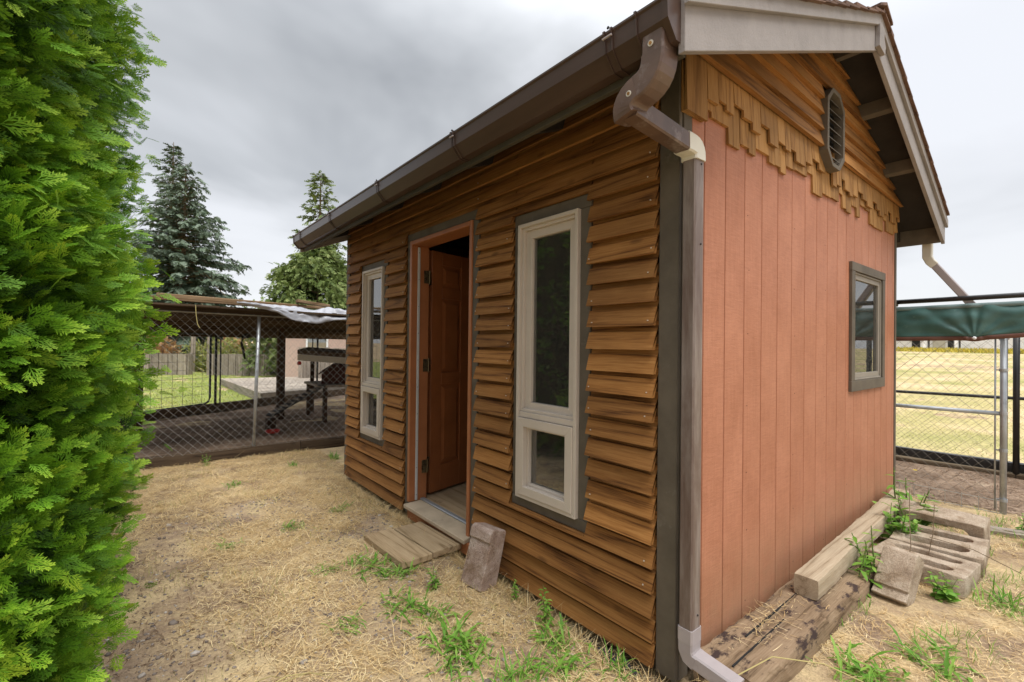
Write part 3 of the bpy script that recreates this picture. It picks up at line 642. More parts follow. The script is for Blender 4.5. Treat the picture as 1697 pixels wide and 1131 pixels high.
# floor + interior walls and back walls
part('floor', MB().box(0.10, W-0.08, 0.06, L-0.06, 0.03, 0.085), M['plywood'])
part('floor_joist', MB().box(0.03, 0.095, 0.03, 1.44, -0.01, 0.019), M['darkwood_x'])
for (x0, x1, y0, y1, z0, z1) in ((0.0, W, L-0.055, L-0.012, 0.02, 2.48), (W-0.06, W-0.012, 0.08, L-0.07, 0.02, 2.48)):
    part('wall_panel', MB().box(x0+0.097 if x0 == 0 else x0, x1, y0, y1, z0, z1), M['inner'])
for y in (0.24, 0.50, 1.03, 1.43, 2.36, 2.76, 3.35):
    part('stud', MB().box(0.0955, 0.175, y, y+0.038, 0.0855, 2.40), M['inner'])
for y in (0.35, 0.95, 1.55, 2.15, 2.75): part('stud', MB().box(W-0.14, W-0.061, y, y+0.038, 0.0855, 2.40), M['inner'])
# gable wall sheathing with the window opening, up to the gable clapboards
GW = (2.165, 2.84, 1.095, 1.855)     # opening
for (x0, x1, z0, z1) in ((0.0965, GW[0], 0.04, 2.45), (GW[1], 3.21, 0.04, 2.45), (GW[0], GW[1], 0.04, GW[2]), (GW[0], GW[1], GW[3], 2.45)):
    part('wall_panel', MB().box(x0, x1, 0.0165, 0.070, z0, z1), M['inner'])
# gable top backing (prism below the roof deck)
def tri_wall(y0, y1, mt, zlow=2.4505):
    top = lambda x: rz(x)+0.115
    pts = [(0.02, zlow), (3.26, zlow), (3.26, top(3.26)), (AX, top(AX)), (0.02, top(0.02))]
    mb = MB(); mb.loft([[(x, y0, z) for x, z in pts], [(x, y1, z) for x, z in pts]]); return mb
part('wall_panel', tri_wall(0.0165, 0.070, M['inner']), M['darkwood_x'])
part('wall_panel', tri_wall(L-0.06, L-0.02, M['inner']), M['darkwood_x'])
# salmon vertical planks
xs = [0.0865, 0.190, 0.374, 0.560, 0.745, 0.932, 1.118, 1.305, 1.488, 1.670, 1.852, 2.030, 2.206, 2.372, 2.535, 2.709, 2.877, 3.048, 3.200, 3.2605]
for a, b_ in zip(xs[:-1], xs[1:]):
    g = 0.0032; x0, x1 = a+g, b_-g
    zs = [(0.030+rnd.uniform(-0.003, 0.003), 2.44)]
    lo, hi = GW[0]-0.01, GW[1]+0.01
    if x1 <= lo or x0 >= hi: part('vertical_plank', MB().box(x0, x1, 0.0, 0.0158, zs[0][0], 2.44), M['salmon'], bevel=0.0022)
    elif x0 < lo:
        q = [(x0, zs[0][0]), (x1, zs[0][0]), (x1, GW[2]-0.01), (lo, GW[2]-0.01), (lo, GW[3]+0.01), (x1, GW[3]+0.01), (x1, 2.44), (x0, 2.44)]
        part('vertical_plank', MB().loft([[(x, 0.0158, z) for x, z in q], [(x, 0.0, z) for x, z in q]]), M['salmon'], bevel=0.0022)
    elif x1 > hi:
        q = [(x0, zs[0][0]), (x1, zs[0][0]), (x1, 2.44), (x0, 2.44), (x0, GW[3]+0.01), (hi, GW[3]+0.01), (hi, GW[2]-0.01), (x0, GW[2]-0.01)]
        part('vertical_plank', MB().loft([[(x, 0.0158, z) for x, z in q], [(x, 0.0, z) for x, z in q]]), M['salmon'], bevel=0.0022)
    else:
        for (z0, z1) in ((zs[0][0], GW[2]-0.01), (GW[3]+0.01, 2.44)): part('vertical_plank', MB().box(x0, x1, 0.0, 0.0158, z0, z1), M['salmon'], bevel=0.0022)
for (x0, x1, z0, z1) in ((0.087, 2.163, 0.035, 2.44), (2.841, 3.261, 0.035, 2.44), (2.1635, 2.8405, 0.035, 1.093), (2.1635, 2.8405, 1.857, 2.44)):
    part('groove_backing', MB().box(x0, x1, 0.0160, 0.0163, z0, z1), M['salmon'])
sn = MB()
for x in (0.60, 1.16, 1.63, 2.06, 3.01):
    for z in np.arange(0.12, 2.2, 0.31):
        q = 0.0022; xx = x+rnd.uniform(-.01, .01); zz = z+rnd.uniform(-.03, .03); sn.box(xx-q, xx+q, -0.0008, 0.001, zz-q, zz+q)
o = sn.build('nail_heads', M['soffit'], shed); o['kind'] = 'stuff'
part('bottom_plate', MB().box(0.10, 3.24, 0.03, 0.0699, 0.0, 0.039), M['darkwood_x'])
# gable window
def gx(mb, x0, x1, y0, y1, z0, z1, w, wt=None):
    wt = wt or w; o = [(x0, z0), (x1, z0), (x1, z1), (x0, z1)]; i = [(x0+w, z0+wt), (x1-w, z0+wt), (x1-w, z1-wt), (x0+w, z1-wt)]
    for a in range(4):
        b2 = (a+1) % 4
        mb.hexa([(o[a][0], y0, o[a][1]), (o[b2][0], y0, o[b2][1]), (i[b2][0], y0, i[b2][1]), (i[a][0], y0, i[a][1]), (o[a][0], y1, o[a][1]), (o[b2][0], y1, o[b2][1]), (i[b2][0], y1, i[b2][1]), (i[a][0], y1, i[a][1])])
    return mb
part('window_trim', MB().box(2.088, 2.905, -0.020, -0.0006, 1.855, 1.915), M['trim'], bevel=0.002)
part('window_trim', MB().box(2.088, 2.902, -0.020, -0.0006, 1.028, 1.100), M['trim'], bevel=0.002)
part('window_trim', MB().box(2.091, 2.160, -0.019, -0.0006, 1.1005, 1.8545), M['trim'], bevel=0.002)
part('window_trim', MB().box(2.838, 2.902, -0.019, -0.0006, 1.1005, 1.8545), M['trim'], bevel=0.002)
gw = part('window', gx(MB(), 2.166, 2.837, -0.008, 0.060, 1.102, 1.853, 0.012), M['vinyl_grey'], bevel=0.0015, label='square taupe framed window in the salmon gable wall')
gx(MB(), 2.1785, 2.8245, 0.000, 0.040, 1.1145, 1.8405, 0.032, 0.034).build('sash', M['vinyl_grey'], gw, 0.0015)
MB().box(2.210, 2.793, 0.012, 0.016, 1.148, 1.807).build('glass', M['glass'], gw)
mb = MB()
for i in range(30): mb.box(2.205+0.0195*i, 2.205+0.0195*i+0.009, 0.047, 0.049, 1.155, 1.80)
mb.build('blind', M['vinyl'], gw)['kind'] = 'stuff'
# shingle courses on the gable
def shingle_course(seq, ztop, face, yth):
    x = 0.004
    while x < W+0.005:
        w, zb = seq(x)
        x1 = min(x+w, W+0.012)
        if x1-x < 0.02: break
        tl = rnd.uniform(-0.0015, 0.0015); zt = ztop
        mb = MB().hexa([(x+0.001, face-yth, zb), (x1-0.0012, face-yth+tl, zb+rnd.uniform(-0.003, 0.003)), (x1-0.0012, face, zb+0.001), (x+0.001, face, zb),
                        (x+0.001, face-0.004, zt), (x1-0.0012, face-0.004, zt), (x1-0.0012, face, zt), (x+0.001, face, zt)])
        part('shingle', mb, M['shingle'], bevel=0)
        x = x1
lowz = [2.262, 2.262, 2.330, 2.240, 2.300, 2.292, 2.240, 2.288, 2.335, 2.262, 2.300, 2.245, 2.285]
def seq_low(x):
    if x < 0.14: return (0.15, 2.262)
    if x < 0.20: return (0.065, 2.325)
    i = int(x/0.11); return (rnd.choice([0.07, 0.09, 0.115, 0.15, 0.11]), rnd.choice([2.236, 2.262, 2.300, 2.330, 2.245, 2.29])+rnd.uniform(-0.006, 0.006))
last = [2.4]
def seq_up(x):
    if x < 0.16: return (0.16, 2.262)
    z = rnd.choice([2.340, 2.360, 2.385, 2.410, 2.345, 2.372]);
    while abs(z-last[0]) < 0.015: z = rnd.choice([2.335, 2.360, 2.385, 2.410, 2.345])
    last[0] = z
    return (rnd.choice([0.07, 0.09, 0.11, 0.135, 0.10]), z+rnd.uniform(-0.005, 0.005))
shingle_course(seq_low, 2.47, -0.0008, 0.013)
shingle_course(seq_up, 2.545, -0.0150, 0.013)
# gable clapboards, cut around the octagonal vent
VX, VZ, VW, VH = 1.595, 2.640, 0.150, 0.235
def vent_half(z):
    d = abs(z-VZ)
    if d > VH: return 0
    return VW if d < VH*0.62 else VW*(1-0.62*(d-VH*0.62)/(VH*0.38))
for k in range(9):
    zb = 2.508+0.094*k; zt = zb+0.118
    def xend(z, s):
        d = (rz(AX)+0.118-z)/SL
        return max(-0.002, AX-d) if s < 0 else min(W+0.006, AX+d)
    if xend(zb, 1)-xend(zb, -1) < 0.1: break
    zt = min(zt, rz(AX)+0.11)
    h = max(vent_half(zb+0.02), vent_half(zb+0.06), vent_half(zb+0.094))
    segs = [(xend(zb, -1), xend(zt, -1), VX-h, VX-h), (VX+h, VX+h, xend(zb, 1), xend(zt, 1))] if h > 0 else [(xend(zb, -1), xend(zt, -1), xend(zb, 1), xend(zt, 1))]
    for (a0, a1, b0, b1) in segs:
        n = max(2, int((b0-a0)/0.2)); rings = []; ph = rnd.uniform(0, 9)
        for i in range(n+1):
            t = i/n; xb_, xt_ = a0+(b0-a0)*t, a1+(b1-a1)*t; w = 0.003*noise.noise(Vector((xb_*2, ph, 1)))
            rings.append([(xb_, -0.052+w, zb+w), (xt_, -0.022, zt), (xt_, -0.010, zt), (xb_, -0.0285, zb+w)])
        part('gable_clapboard', MB().loft(rings), M['cedar_x'])
# vent
def octo(h, w, y): 
    c = 0.42
    return [(VX-w*c, y, VZ-h), (VX+w*c, y, VZ-h), (VX+w, y, VZ-h*0.66), (VX+w, y, VZ+h*0.66), (VX+w*c, y, VZ+h), (VX-w*c, y, VZ+h), (VX-w, y, VZ+h*0.66), (VX-w, y, VZ-h*0.66)]
mb = MB(); ro = [octo(VH, VW, -0.068), octo(VH, VW, -0.012)]; ri = [octo(VH-0.026, VW-0.026, -0.068), octo(VH-0.026, VW-0.026, -0.012)]
vs = ro[0]+ro[1]+ri[0]+ri[1]; fs = []
for j in range(8):
    q = (j+1) % 8
    fs += [(j, q, 16+q, 16+j), (8+j, 24+j, 24+q, 8+q), (j, 8+j, 8+q, q), (16+j, 16+q, 24+q, 24+j)]
mb.add(vs, fs)
vent = part('gable_vent', mb, M['trim'], bevel=0.002, label='tall octagonal grey louvre vent high in the gable')
for i in range(7):
    z = VZ-VH+0.055+i*0.056; hw = (VW-0.036)*(1 if abs(z-VZ) < VH*0.6 else 0.72)
    MB().hexa([(VX-hw, -0.060, z), (VX+hw, -0.060, z), (VX+hw, -0.024, z+0.030), (VX-hw, -0.024, z+0.030), (VX-hw, -0.058, z+0.007), (VX+hw, -0.058, z+0.007), (VX+hw, -0.022, z+0.037), (VX-hw, -0.022, z+0.037)]).build('slat', M['trim'], vent)
mb = MB(); mb.loft([octo(VH-0.01, VW-0.01, -0.0105), octo(VH-0.01, VW-0.01, -0.0095)]); mb.build('vent_backing', M['blackvoid'], vent)
# roof
G0, G1 = -0.225, L+0.225
def slope_slab(lo, hi, x0, x1, y0, y1):
    mb = MB(); return mb.hexa([(x0, y0, rz(x0)+lo), (x1, y0, rz(x1)+lo), (x1, y1, rz(x1)+lo), (x0, y1, rz(x0)+lo), (x0, y0, rz(x0)+hi), (x1, y0, rz(x1)+hi), (x1, y1, rz(x1)+hi), (x0, y1, rz(x0)+hi)])
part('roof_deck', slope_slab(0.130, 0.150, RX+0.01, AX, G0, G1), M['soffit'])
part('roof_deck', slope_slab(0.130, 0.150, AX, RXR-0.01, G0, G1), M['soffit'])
def rake(side, y0, y1, ytr):
    x0, x1 = (RX, AX) if side < 0 else (AX, RXR)
    def slab(lo, hi, xa, xb, ya, yb):
        return MB().hexa([(xa, ya, rz(xa)+lo), (xb, ya, rz(xb)+lo), (xb, yb, rz(xb)+lo), (xa, yb, rz(xa)+lo), (xa, ya, rz(xa)+hi), (xb, ya, rz(xb)+hi), (xb, yb, rz(xb)+hi), (xa, yb, rz(xa)+hi)])
    part('rake_board', slab(0.0, 0.197, x0 if side < 0 else x0+0.0015, x1 if side > 0 else x1-0.0015, y0, y1), M['rake'], bevel=0.002)
    part('rake_trim', slab(0.142, 0.206, x0-(0.012 if side < 0 else -0.0015), x1+(0.012 if side > 0 else -0.0015), ytr[0], ytr[1]), M['rake'], bevel=0.002)
for s in (-1, 1):
    rake(s, -0.25, -0.226, (-0.269, -0.2505)); rake(s, L+0.226, L+0.25, (L+0.2505, L+0.269))
# decorative piece over the apex joint
pk = [(AX-0.052, 3.055), (AX+0.055, 3.040), (AX+0.075, 3.09), (AX+0.045, 3.13), (AX+0.045, 3.186), (AX, 3.198), (AX-0.045, 3.186), (AX-0.045, 3.12)]
mb = MB(); mb.loft([[(x, -0.274, z) for x, z in pk], [(x, -0.2508, z) for x, z in pk]]); part('apex_plate', mb, M['rake'], bevel=0.0015)
# roof shingles in courses, thick butts
ncr = 13
for s in (-1, 1):
    for c in range(ncr):
        d0 = 0.165*c + 0.045; xe = (RX if s < 0 else RXR)
        xa = xe-s*d0; xb = xe-s*(d0+0.21)
        if s < 0: xb = min(xb, AX)
        else: xb = max(xb, AX)
        zz = lambda x: RZ+SL*((x-RX) if s < 0 else (RXR-x))
        n = 26; vs = []; mb = MB()
        for i in range(n):
            ya = G0-0.062+(G1-G0+0.124)*i/n; yb = G0-0.062+(G1-G0+0.124)*(i+1)/n-0.004; j = rnd.uniform(-0.012, 0.012)*-s; th = rnd.uniform(0.014, 0.020)
            lo, lo2 = 0.208, 0.2085
            mb.hexa([(xa+j, ya, zz(xa)+lo), (xb, ya, zz(xb)+lo-0.008), (xb, yb, zz(xb)+lo-0.008), (xa+j, yb, zz(xa)+lo), (xa+j, ya, zz(xa)+lo+th), (xb, ya, zz(xb)+lo2), (xb, yb, zz(xb)+lo2), (xa+j, yb, zz(xa)+lo+th)])
        o = part('roof_shingle_course', mb, None); o.data.materials.append(M.setdefault('roofsh', wood('reddish_cedar_shake', (0.07, 0.035, 0.025), (0.15, 0.085, 0.06), (0.22, 0.14, 0.105), axis=0, knots=False, var=0.4)))
mb = MB(); 
for i in range(14):
    ya = G0-0.07+i*0.315
    mb.hexa([(AX-0.13, ya, rz(AX)+0.235-0.13*SL), (AX, ya, rz(AX)+0.240), (AX, ya+0.31, rz(AX)+0.236), (AX-0.13, ya+0.31, rz(AX)+0.231-0.13*SL), (AX-0.13, ya, rz(AX)+0.250-0.13*SL), (AX, ya, rz(AX)+0.258), (AX, ya+0.31, rz(AX)+0.252), (AX-0.13, ya+0.31, rz(AX)+0.244-0.13*SL)])
    mb.hexa([(AX+0.0005, ya, rz(AX)+0.240), (AX+0.13, ya, rz(AX)+0.235-0.13*SL), (AX+0.13, ya+0.31, rz(AX)+0.231-0.13*SL), (AX+0.0005, ya+0.31, rz(AX)+0.236), (AX+0.0005, ya, rz(AX)+0.258), (AX+0.13, ya, rz(AX)+0.250-0.13*SL), (AX+0.13, ya+0.31, rz(AX)+0.244-0.13*SL), (AX+0.0005, ya+0.31, rz(AX)+0.252)])
part('ridge_cap', mb, M['roofsh'])
# lookouts under the gable overhang + rafter tails under the eaves
for x in (1.66, 2.17, 2.78):
    part('lookout', MB().hexa([(x-0.02, G0-0.0005, rz(x-0.02)+0.045), (x+0.02, G0-0.0005, rz(x+0.02)+0.045), (x+0.02, 0.014, rz(x+0.02)+0.045), (x-0.02, 0.014, rz(x-0.02)+0.045), (x-0.02, G0-0.0005, rz(x-0.02)+0.1295), (x+0.02, G0-0.0005, rz(x+0.02)+0.1295), (x+0.02, 0.014, rz(x+0.02)+0.1295), (x-0.02, 0.014, rz(x-0.02)+0.1295)]), M['trim'], bevel=0.002)
for y in [0.04, 0.63, 1.22, 1.83, 2.42, 3.03, 3.66]:
    for (xa, xb) in ((-0.338, 0.10), (3.20, RXR-0.05)):
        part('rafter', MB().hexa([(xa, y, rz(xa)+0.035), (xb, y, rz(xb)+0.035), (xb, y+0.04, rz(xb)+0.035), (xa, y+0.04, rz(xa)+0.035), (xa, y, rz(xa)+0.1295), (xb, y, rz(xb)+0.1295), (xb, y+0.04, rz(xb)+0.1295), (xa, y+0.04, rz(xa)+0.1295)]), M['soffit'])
part('fascia', MB().box(-0.362, -0.339, G0, G1, 2.236, 2.372), M['fasciapaint'], bevel=0.002)
part('fascia', MB().box(RXR-0.047, RXR-0.024, G0, G1, 2.236, 2.372), M['trim'], bevel=0.002)
# gutters
def gutter(xf, s):
    prof = [(0, 2.405), (0, 2.262), (-0.045, 2.262), (-0.090, 2.312), (-0.094, 2.366), (-0.100, 2.372), (-0.100, 2.379), (-0.088, 2.379), (-0.089, 2.316), (-0.043, 2.268), (-0.004, 2.268), (-0.004, 2.405)]
    mb = MB(); mb.loft([[(xf+s*a, y, z) for a, z in prof] for y in (G0-0.004, G1+0.004)])
    g = part('gutter', mb, M['gutter'])
    cap = [(0, 2.405), (0, 2.258), (-0.048, 2.258), (-0.094, 2.310), (-0.098, 2.366), (-0.104, 2.370), (-0.104, 2.384), (-0.06, 2.388)]
    for y0, y1 in ((G0-0.010, G0+0.012), (G1-0.012, G1+0.010)):
        MB().loft([[(xf+s*a, y, z) for a, z in cap] for y in (y0, y1)]).build('end_cap', M['gutter'], g)
    for y, w in ((-0.125, 0.006), (-0.029, 0.030), (0.96, 0.022), (1.894, 0.022), (2.855, 0.022), (3.72, 0.022)):
        pr = [(-0.001, 2.408), (-0.001, 2.2595), (-0.046, 2.2595), (-0.0925, 2.311), (-0.0965, 2.365), (-0.1035, 2.370), (-0.1035, 2.382), (-0.085, 2.384)]
        q = [(a*1.03, z-0.0025) for a, z in pr]
        for yy in ((y, y+w) if w > 0.01 else (y,)):
            mb = MB()
            for i in range(len(pr)-1):
                mb.hexa([(xf+s*pr[i][0], yy, pr[i][1]), (xf+s*pr[i+1][0], yy, pr[i+1][1]), (xf+s*q[i+1][0], yy, q[i+1][1]), (xf+s*q[i][0], yy, q[i][1]),
                         (xf+s*pr[i][0], yy+0.006, pr[i][1]), (xf+s*pr[i+1][0], yy+0.006, pr[i+1][1]), (xf+s*q[i+1][0], yy+0.006, q[i+1][1]), (xf+s*q[i][0], yy+0.006, q[i][1])])
            mb.build('bracket', M['gutter'], g)
        if w > 0.01:
            MB().box(xf+s*-0.1075, xf+s*-0.1005, y-0.002, y+w+0.008, 2.352, 2.358).build('clip', M['pale_spout'], g, 0.001)
            MB().tube([(xf+s*-0.10, y+0.018, 2.386), (xf+s*-0.097, y+0.018, 2.392)], 0.004, 8).build('screw', M['blackvoid'], g)
    return g
gutter(-0.3625, 1); gutter(RXR-0.0235, -1)
# downspouts: rectangular section swept along a path
def rect_sweep(path, a, b_, side, rad=0.006):
    """path points; side = fixed horizontal-ish reference for width a; b_ is the other dimension"""
    P = [Vector(p) for p in path]; rings = []; side = Vector(side).normalized()
    for i, p in enumerate(P):
        d0 = (P[i]-P[i-1]).normalized() if i else (P[1]-P[0]).normalized(); d1 = (P[i+1]-P[i]).normalized() if i < len(P)-1 else d0
        t = (d0+d1).normalized(); sd_ = (side-t*side.dot(t)).normalized(); n_ = t.cross(sd_)
        c = max(0.5, math.cos(d0.angle(d1)/2)); 
        bn = (d1-d0)
        ring = []
        for (sx, sy) in ((-1, -1), (1, -1), (1, 1), (-1, 1)):
            for (ox, oy) in (((0, rad), (rad, 0)) if sx*sy > 0 else ((rad, 0), (0, rad))):
                pa = sx*(a/2-ox); pb = sy*(b_/2-oy)
                ring.append(p+sd_*pa+n_*pb)
        rings.append(ring)
    return MB().loft(rings)
def bez(pts, n=8):
    P = [Vector(p) for p in pts]; out = []
    for i in range(n+1):
        t = i/n; q = P[:]
        while len(q) > 1: q = [q[j].lerp(q[j+1], t) for j in range(len(q)-1)]
        out.append(q[0])
    return out
DX, DY = 0.0085, -0.053
ds = part('downspout', rect_sweep([(DX, DY, 2.062), (DX, DY, 1.0), (DX, DY, 0.215)], 0.066, 0.056, (1, 0, 0)), M['spout'], label='oxidised brown downspout running down the corner')
rect_sweep([(-0.402, -0.170, 2.300), (-0.402, -0.170, 2.236)], 0.080, 0.080, (1, 0, 0)).build('outlet', M['elbow_brown'], ds)
e1 = bez([(-0.402, -0.170, 2.240), (-0.402, -0.170, 2.195), (-0.402, -0.155, 2.165), (-0.402, -0.105, 2.155)], 7)
rect_sweep(e1, 0.088, 0.083, (1, 0, 0)).build('elbow', M['elbow_brown'], ds)
e2 = bez([(-0.402, -0.108, 2.155), (-0.403, -0.066, 2.146), (-0.403, -0.050, 2.110), (-0.398, -0.060, 2.085)], 7)
rect_sweep(e2, 0.091, 0.080, (1, 0, 0)).build('elbow', M['elbow_brown'], ds)
rect_sweep([(-0.415, -0.066, 2.114), (-0.060, -0.056, 2.094)], 0.064, 0.068, (0, 1, 0)).build('offset_pipe', M['elbow_brown'], ds)
e3 = bez([(-0.080, -0.056, 2.095), (DX-0.005, -0.054, 2.100), (DX, DY, 2.09), (DX, DY, 2.045)], 8)
rect_sweep(e3, 0.068, 0.074, (0, 1, 0)).build('elbow', M['pale_elbow'], ds)
for (x, y, z) in ((-0.4425, -0.166, 2.268), (-0.4475, -0.088, 2.140)):
    MB().tube([(x+0.003, y, z), (x-0.002, y, z)], 0.010, 12).build('washer', M['pale_elbow'], ds)
    MB().tube([(x-0.002, y, z), (x-0.0045, y, z)], 0.0055, 10).build('screw', M['rust'], ds)
for z in (2.03, 1.72, 0.29): MB().tube([(DX+0.008, DY-0.0275, z), (DX+0.008, DY-0.031, z)], 0.0035, 8).build('screw', M['blackvoid'], ds)
rect_sweep([(DX, DY, 0.240), (DX, DY, 0.188)], 0.073, 0.063, (1, 0, 0)).build('collar', M['pale_spout'], ds)
rect_sweep([(DX, DY, 0.190), (DX, DY, 0.155), (DX+0.001, DY-0.010, 0.132), (DX+0.003, DY-0.035, 0.122)], 0.071, 0.061, (1, 0, 0)).build('elbow', M['pale_spout'], ds)
rect_sweep([(DX+0.002, DY-0.028, 0.126), (DX+0.010, DY-0.190, 0.098)], 0.067, 0.056, (1, 0, 0)).build('kickout_pipe', M['pale_spout'], ds)
# far eave downspout
d2 = part('downspout', rect_sweep([(3.80, -0.160, 2.075), (3.86, -0.60, 1.40)], 0.075, 0.055, (1, 0, 0)), M['pale_spout'], label='pale downspout slanting off the far eave')
rect_sweep([(3.775, -0.125, 2.27), (3.775, -0.125, 2.14), (3.785, -0.14, 2.10), (3.80, -0.165, 2.068)], 0.085, 0.065, (1, 0, 0)).build('elbow', M['pale_elbow'], d2)

# things inside the shed
o = MB().box(-0.022, 0.022, -0.055, 0.055, 0, 1.62, Matrix.Translation((0.62, 0.95, 0.09)) @ Matrix.Rotation(R(17), 4, 'X') @ Matrix.Rotation(R(-14), 4, 'Y')).build('leaning_plank', M['greywood'], None, 0.003)
tag(o, 'weathered plank leaning inside, seen through the tall window', 'plank')
o = MB().box(-0.3, 0.3, -0.2, 0.2, 0, 0.42, Matrix.Translation((1.5, 1.0, 0.086)) @ Matrix.Rotation(R(20), 4, 'Z')).build('storage_crate', M['inner'], None, 0.01)
tag(o, 'low wooden crate on the shed floor behind the windows', 'crate')

# ================================================================== small things around the shed
# boards of the step
st = empty('step_board', 'low wooden step of wide weathered boards below the door', 'step', (-0.25, 1.76, 0))
T = Matrix.Translation((-0.245, 1.755, 0.004)) @ Matrix.Rotation(R(1.5), 4, 'Z') @ Matrix.Rotation(R(-1.5), 4, 'X')
for (a, b_, l0, l1) in ((-0.215, -0.014, -0.275, 0.275), (-0.005, 0.205, -0.266, 0.260)):
    MB().box(a, b_, l0, l1, 0.0, 0.038, T).build('board', M['board'], st, 0.004)
MB().box(-0.19, 0.19, -0.20, -0.16, -0.03, -0.0005, T).build('batten', M['board'], st, 0.002)
# pinkish block leaning on the wall
def pave_block(name, w, d, h, T, mt, label, notch=0.07, cat='block'):
    prof = [(-d/2, 0), (d/2, 0), (d/2, h-0.008), (d/2-0.012, h), (-d/2+0.02, h), (-d/2, h-0.02), (-d/2, h-notch), (-d/2+0.012, h-notch-0.001), (-d/2+0.012, h-notch-0.012)]
    n = 6; rings = []
    for i in range(n+1):
        x = -w/2+w*i/n; rings.append([T @ (Vector((x, y, z))+noise.noise_vector(Vector((x*20, y*20, z*20)))*0.003) for y, z in prof])
    o = MB().loft(rings).build(name, mt, None, 0.004); tag(o, label, cat); return o
blk = pave_block('concrete_block', 0.165, 0.120, 0.315, Matrix.Translation((-0.195, 1.085, -0.005)) @ Matrix.Rotation(R(-83), 4, 'Z') @ Matrix.Rotation(R(-15), 4, 'X'), M['pinkblock'], 'pinkish concrete block leaning against the wall beside the door sill')
# railroad tie and pale timber along the gable wall
tie = rough_beam('railroad_tie', (0.10, -0.152, -0.03), (1, -0.004, 0.0), 1.78, 0.262, 0.122, M['tie'], None, amp=0.007, n=50, seed=2, bevel=0.012)
tag(tie, 'thick worn railroad tie with dark tar stains beside the gable wall', 'timber')
bm_ = rough_beam('landscape_timber', (0.900, -0.155, 0.098), (1, 0.032, 0), 2.22, 0.110, 0.100, M['beam'], None, amp=0.003, n=60, seed=5, bevel=0.004)
tag(bm_, 'pale squared timber lying on the tie along the salmon wall', 'timber')
X = np.concatenate([GR.normal(0.60, 0.13, 110), GR.uniform(0.2, 1.7, 70)]); Y = np.concatenate([GR.normal(-0.12, 0.035, 110), GR.uniform(-0.26, -0.05, 70)])
blades('tie_debris', X, Y, lambda n: GR.uniform(0.015, 0.07, n), lambda n: GR.uniform(0.001, 0.0028, n), lambda n: np.abs(GR.normal(0.05, 0.14, n)), M['straw'], GR.uniform(0.1, 1, len(X)), 'dry straw and twigs caught on top of the railroad tie', z0=np.full(len(X), 0.094))
for (x0, x1, y) in ((0.12, 0.62, -0.17), (0.35, 1.2, -0.115)):
    MB().hexa([(x0, y-0.001, 0.086), (x1, y+0.008, 0.086), (x1, y+0.010, 0.086), (x0, y+0.004, 0.086), (x0, y-0.002, 0.0995), (x1, y+0.008, 0.0975), (x1, y+0.0105, 0.0975), (x0, y+0.0045, 0.0995)]).build('crack', M['blackvoid'], tie)
# slotted concrete blocks
def slotted(name, T, label, lx=0.40, ly=0.40, h=0.11, slots=3, group=None):
    cu_ = bpy.data.curves.new('c', 'CURVE'); cu_.dimensions = '2D'; cu_.fill_mode = 'BOTH'; cu_.extrude = h/2-0.005; cu_.bevel_depth = 0.005; cu_.bevel_resolution = 1
    def spl(pts):
        s = cu_.splines.new('POLY'); s.points.add(len(pts)-1)
        for p, q in zip(s.points, pts): p.co = (q[0], q[1], 0, 1)
        s.use_cyclic_u = True
    o_ = []
    for (ax, ay, bx_, by_) in ((0, 0, lx, 0), (lx, 0, lx, ly), (lx, ly, 0, ly), (0, ly, 0, 0)):
        for i in range(8):
            t = i/8; o_.append((ax+(bx_-ax)*t+rnd.uniform(-.002, .002)-lx/2, ay+(by_-ay)*t+rnd.uniform(-.002, .002)-ly/2))
    spl(o_)
    for k_ in range(slots):
        cx = -lx/2+lx*(k_+0.5)/slots; hw = lx/slots*0.30; y0, y1 = -ly/2+0.055+hw, ly/2-0.05-hw
        p = [(cx+hw*math.cos(t), y0+hw*math.sin(t)) for t in [math.pi+math.pi*i/8 for i in range(9)]] + [(cx+hw*math.cos(t), y1+hw*math.sin(t)) for t in [math.pi*i/8 for i in range(9)]]
        spl(p)
    ob = bpy.data.objects.new('c', cu_); COL.objects.link(ob); bpy.context.view_layer.update()
    me = bpy.data.meshes.new_from_object(ob.evaluated_get(bpy.context.evaluated_depsgraph_get())); bpy.data.objects.remove(ob); bpy.data.curves.remove(cu_)
    for v in me.vertices:
        co = v.co.copy(); v.co = T @ (co + noise.noise_vector(co*26)*0.004)
    o = link(name, me, M['concrete'], None); me.materials.clear(); me.materials.append(M['concrete']); tag(o, label, 'concrete block', group); return o
slotted('slotted_block', Matrix.Translation((1.94, -0.415, 0.050)) @ Matrix.Rotation(R(-4), 4, 'Z') @ Matrix.Rotation(R(2), 4, 'Y'), 'nearer slotted concrete block lying flat beside the pale timber', slots=2, lx=0.34, ly=0.42, group='slotted blocks by the gable wall')
slotted('slotted_block', Matrix.Translation((2.33, -0.425, 0.062)) @ Matrix.Rotation(R(2), 4, 'Z') @ Matrix.Rotation(R(-3), 4, 'Y'), 'farther slotted concrete block lying flat next to the upright one', slots=2, lx=0.36, ly=0.42, group='slotted blocks by the gable wall')
slotted('slotted_block', Matrix.Translation((2.66, -0.395, 0.100)) @ Matrix.Rotation(R(-3), 4, 'Z') @ Matrix.Rotation(R(80), 4, 'Y'), 'slotted concrete block standing on its edge near the wire fence', slots=1, lx=0.205, ly=0.43, h=0.17, group='slotted blocks by the gable wall')
pave_block('concrete_block', 0.150, 0.115, 0.275, Matrix.Translation((1.425, -0.375, 0.0)) @ Matrix.Rotation(R(-97), 4, 'Z') @ Matrix.Rotation(R(-38), 4, 'X'), M['concrete'], 'tan concrete block tilted in front of the slotted blocks', notch=0.22)
o = rough_beam('weathered_log', (2.98, -0.05, -0.01), (0.3, -1, 0.0), 1.3, 0.085, 0.07, M['greywood_x'], None, amp=0.010, n=30, seed=8, bevel=0.015)
tag(o, 'split grey log lying below the wire fence behind the upright block', 'log')

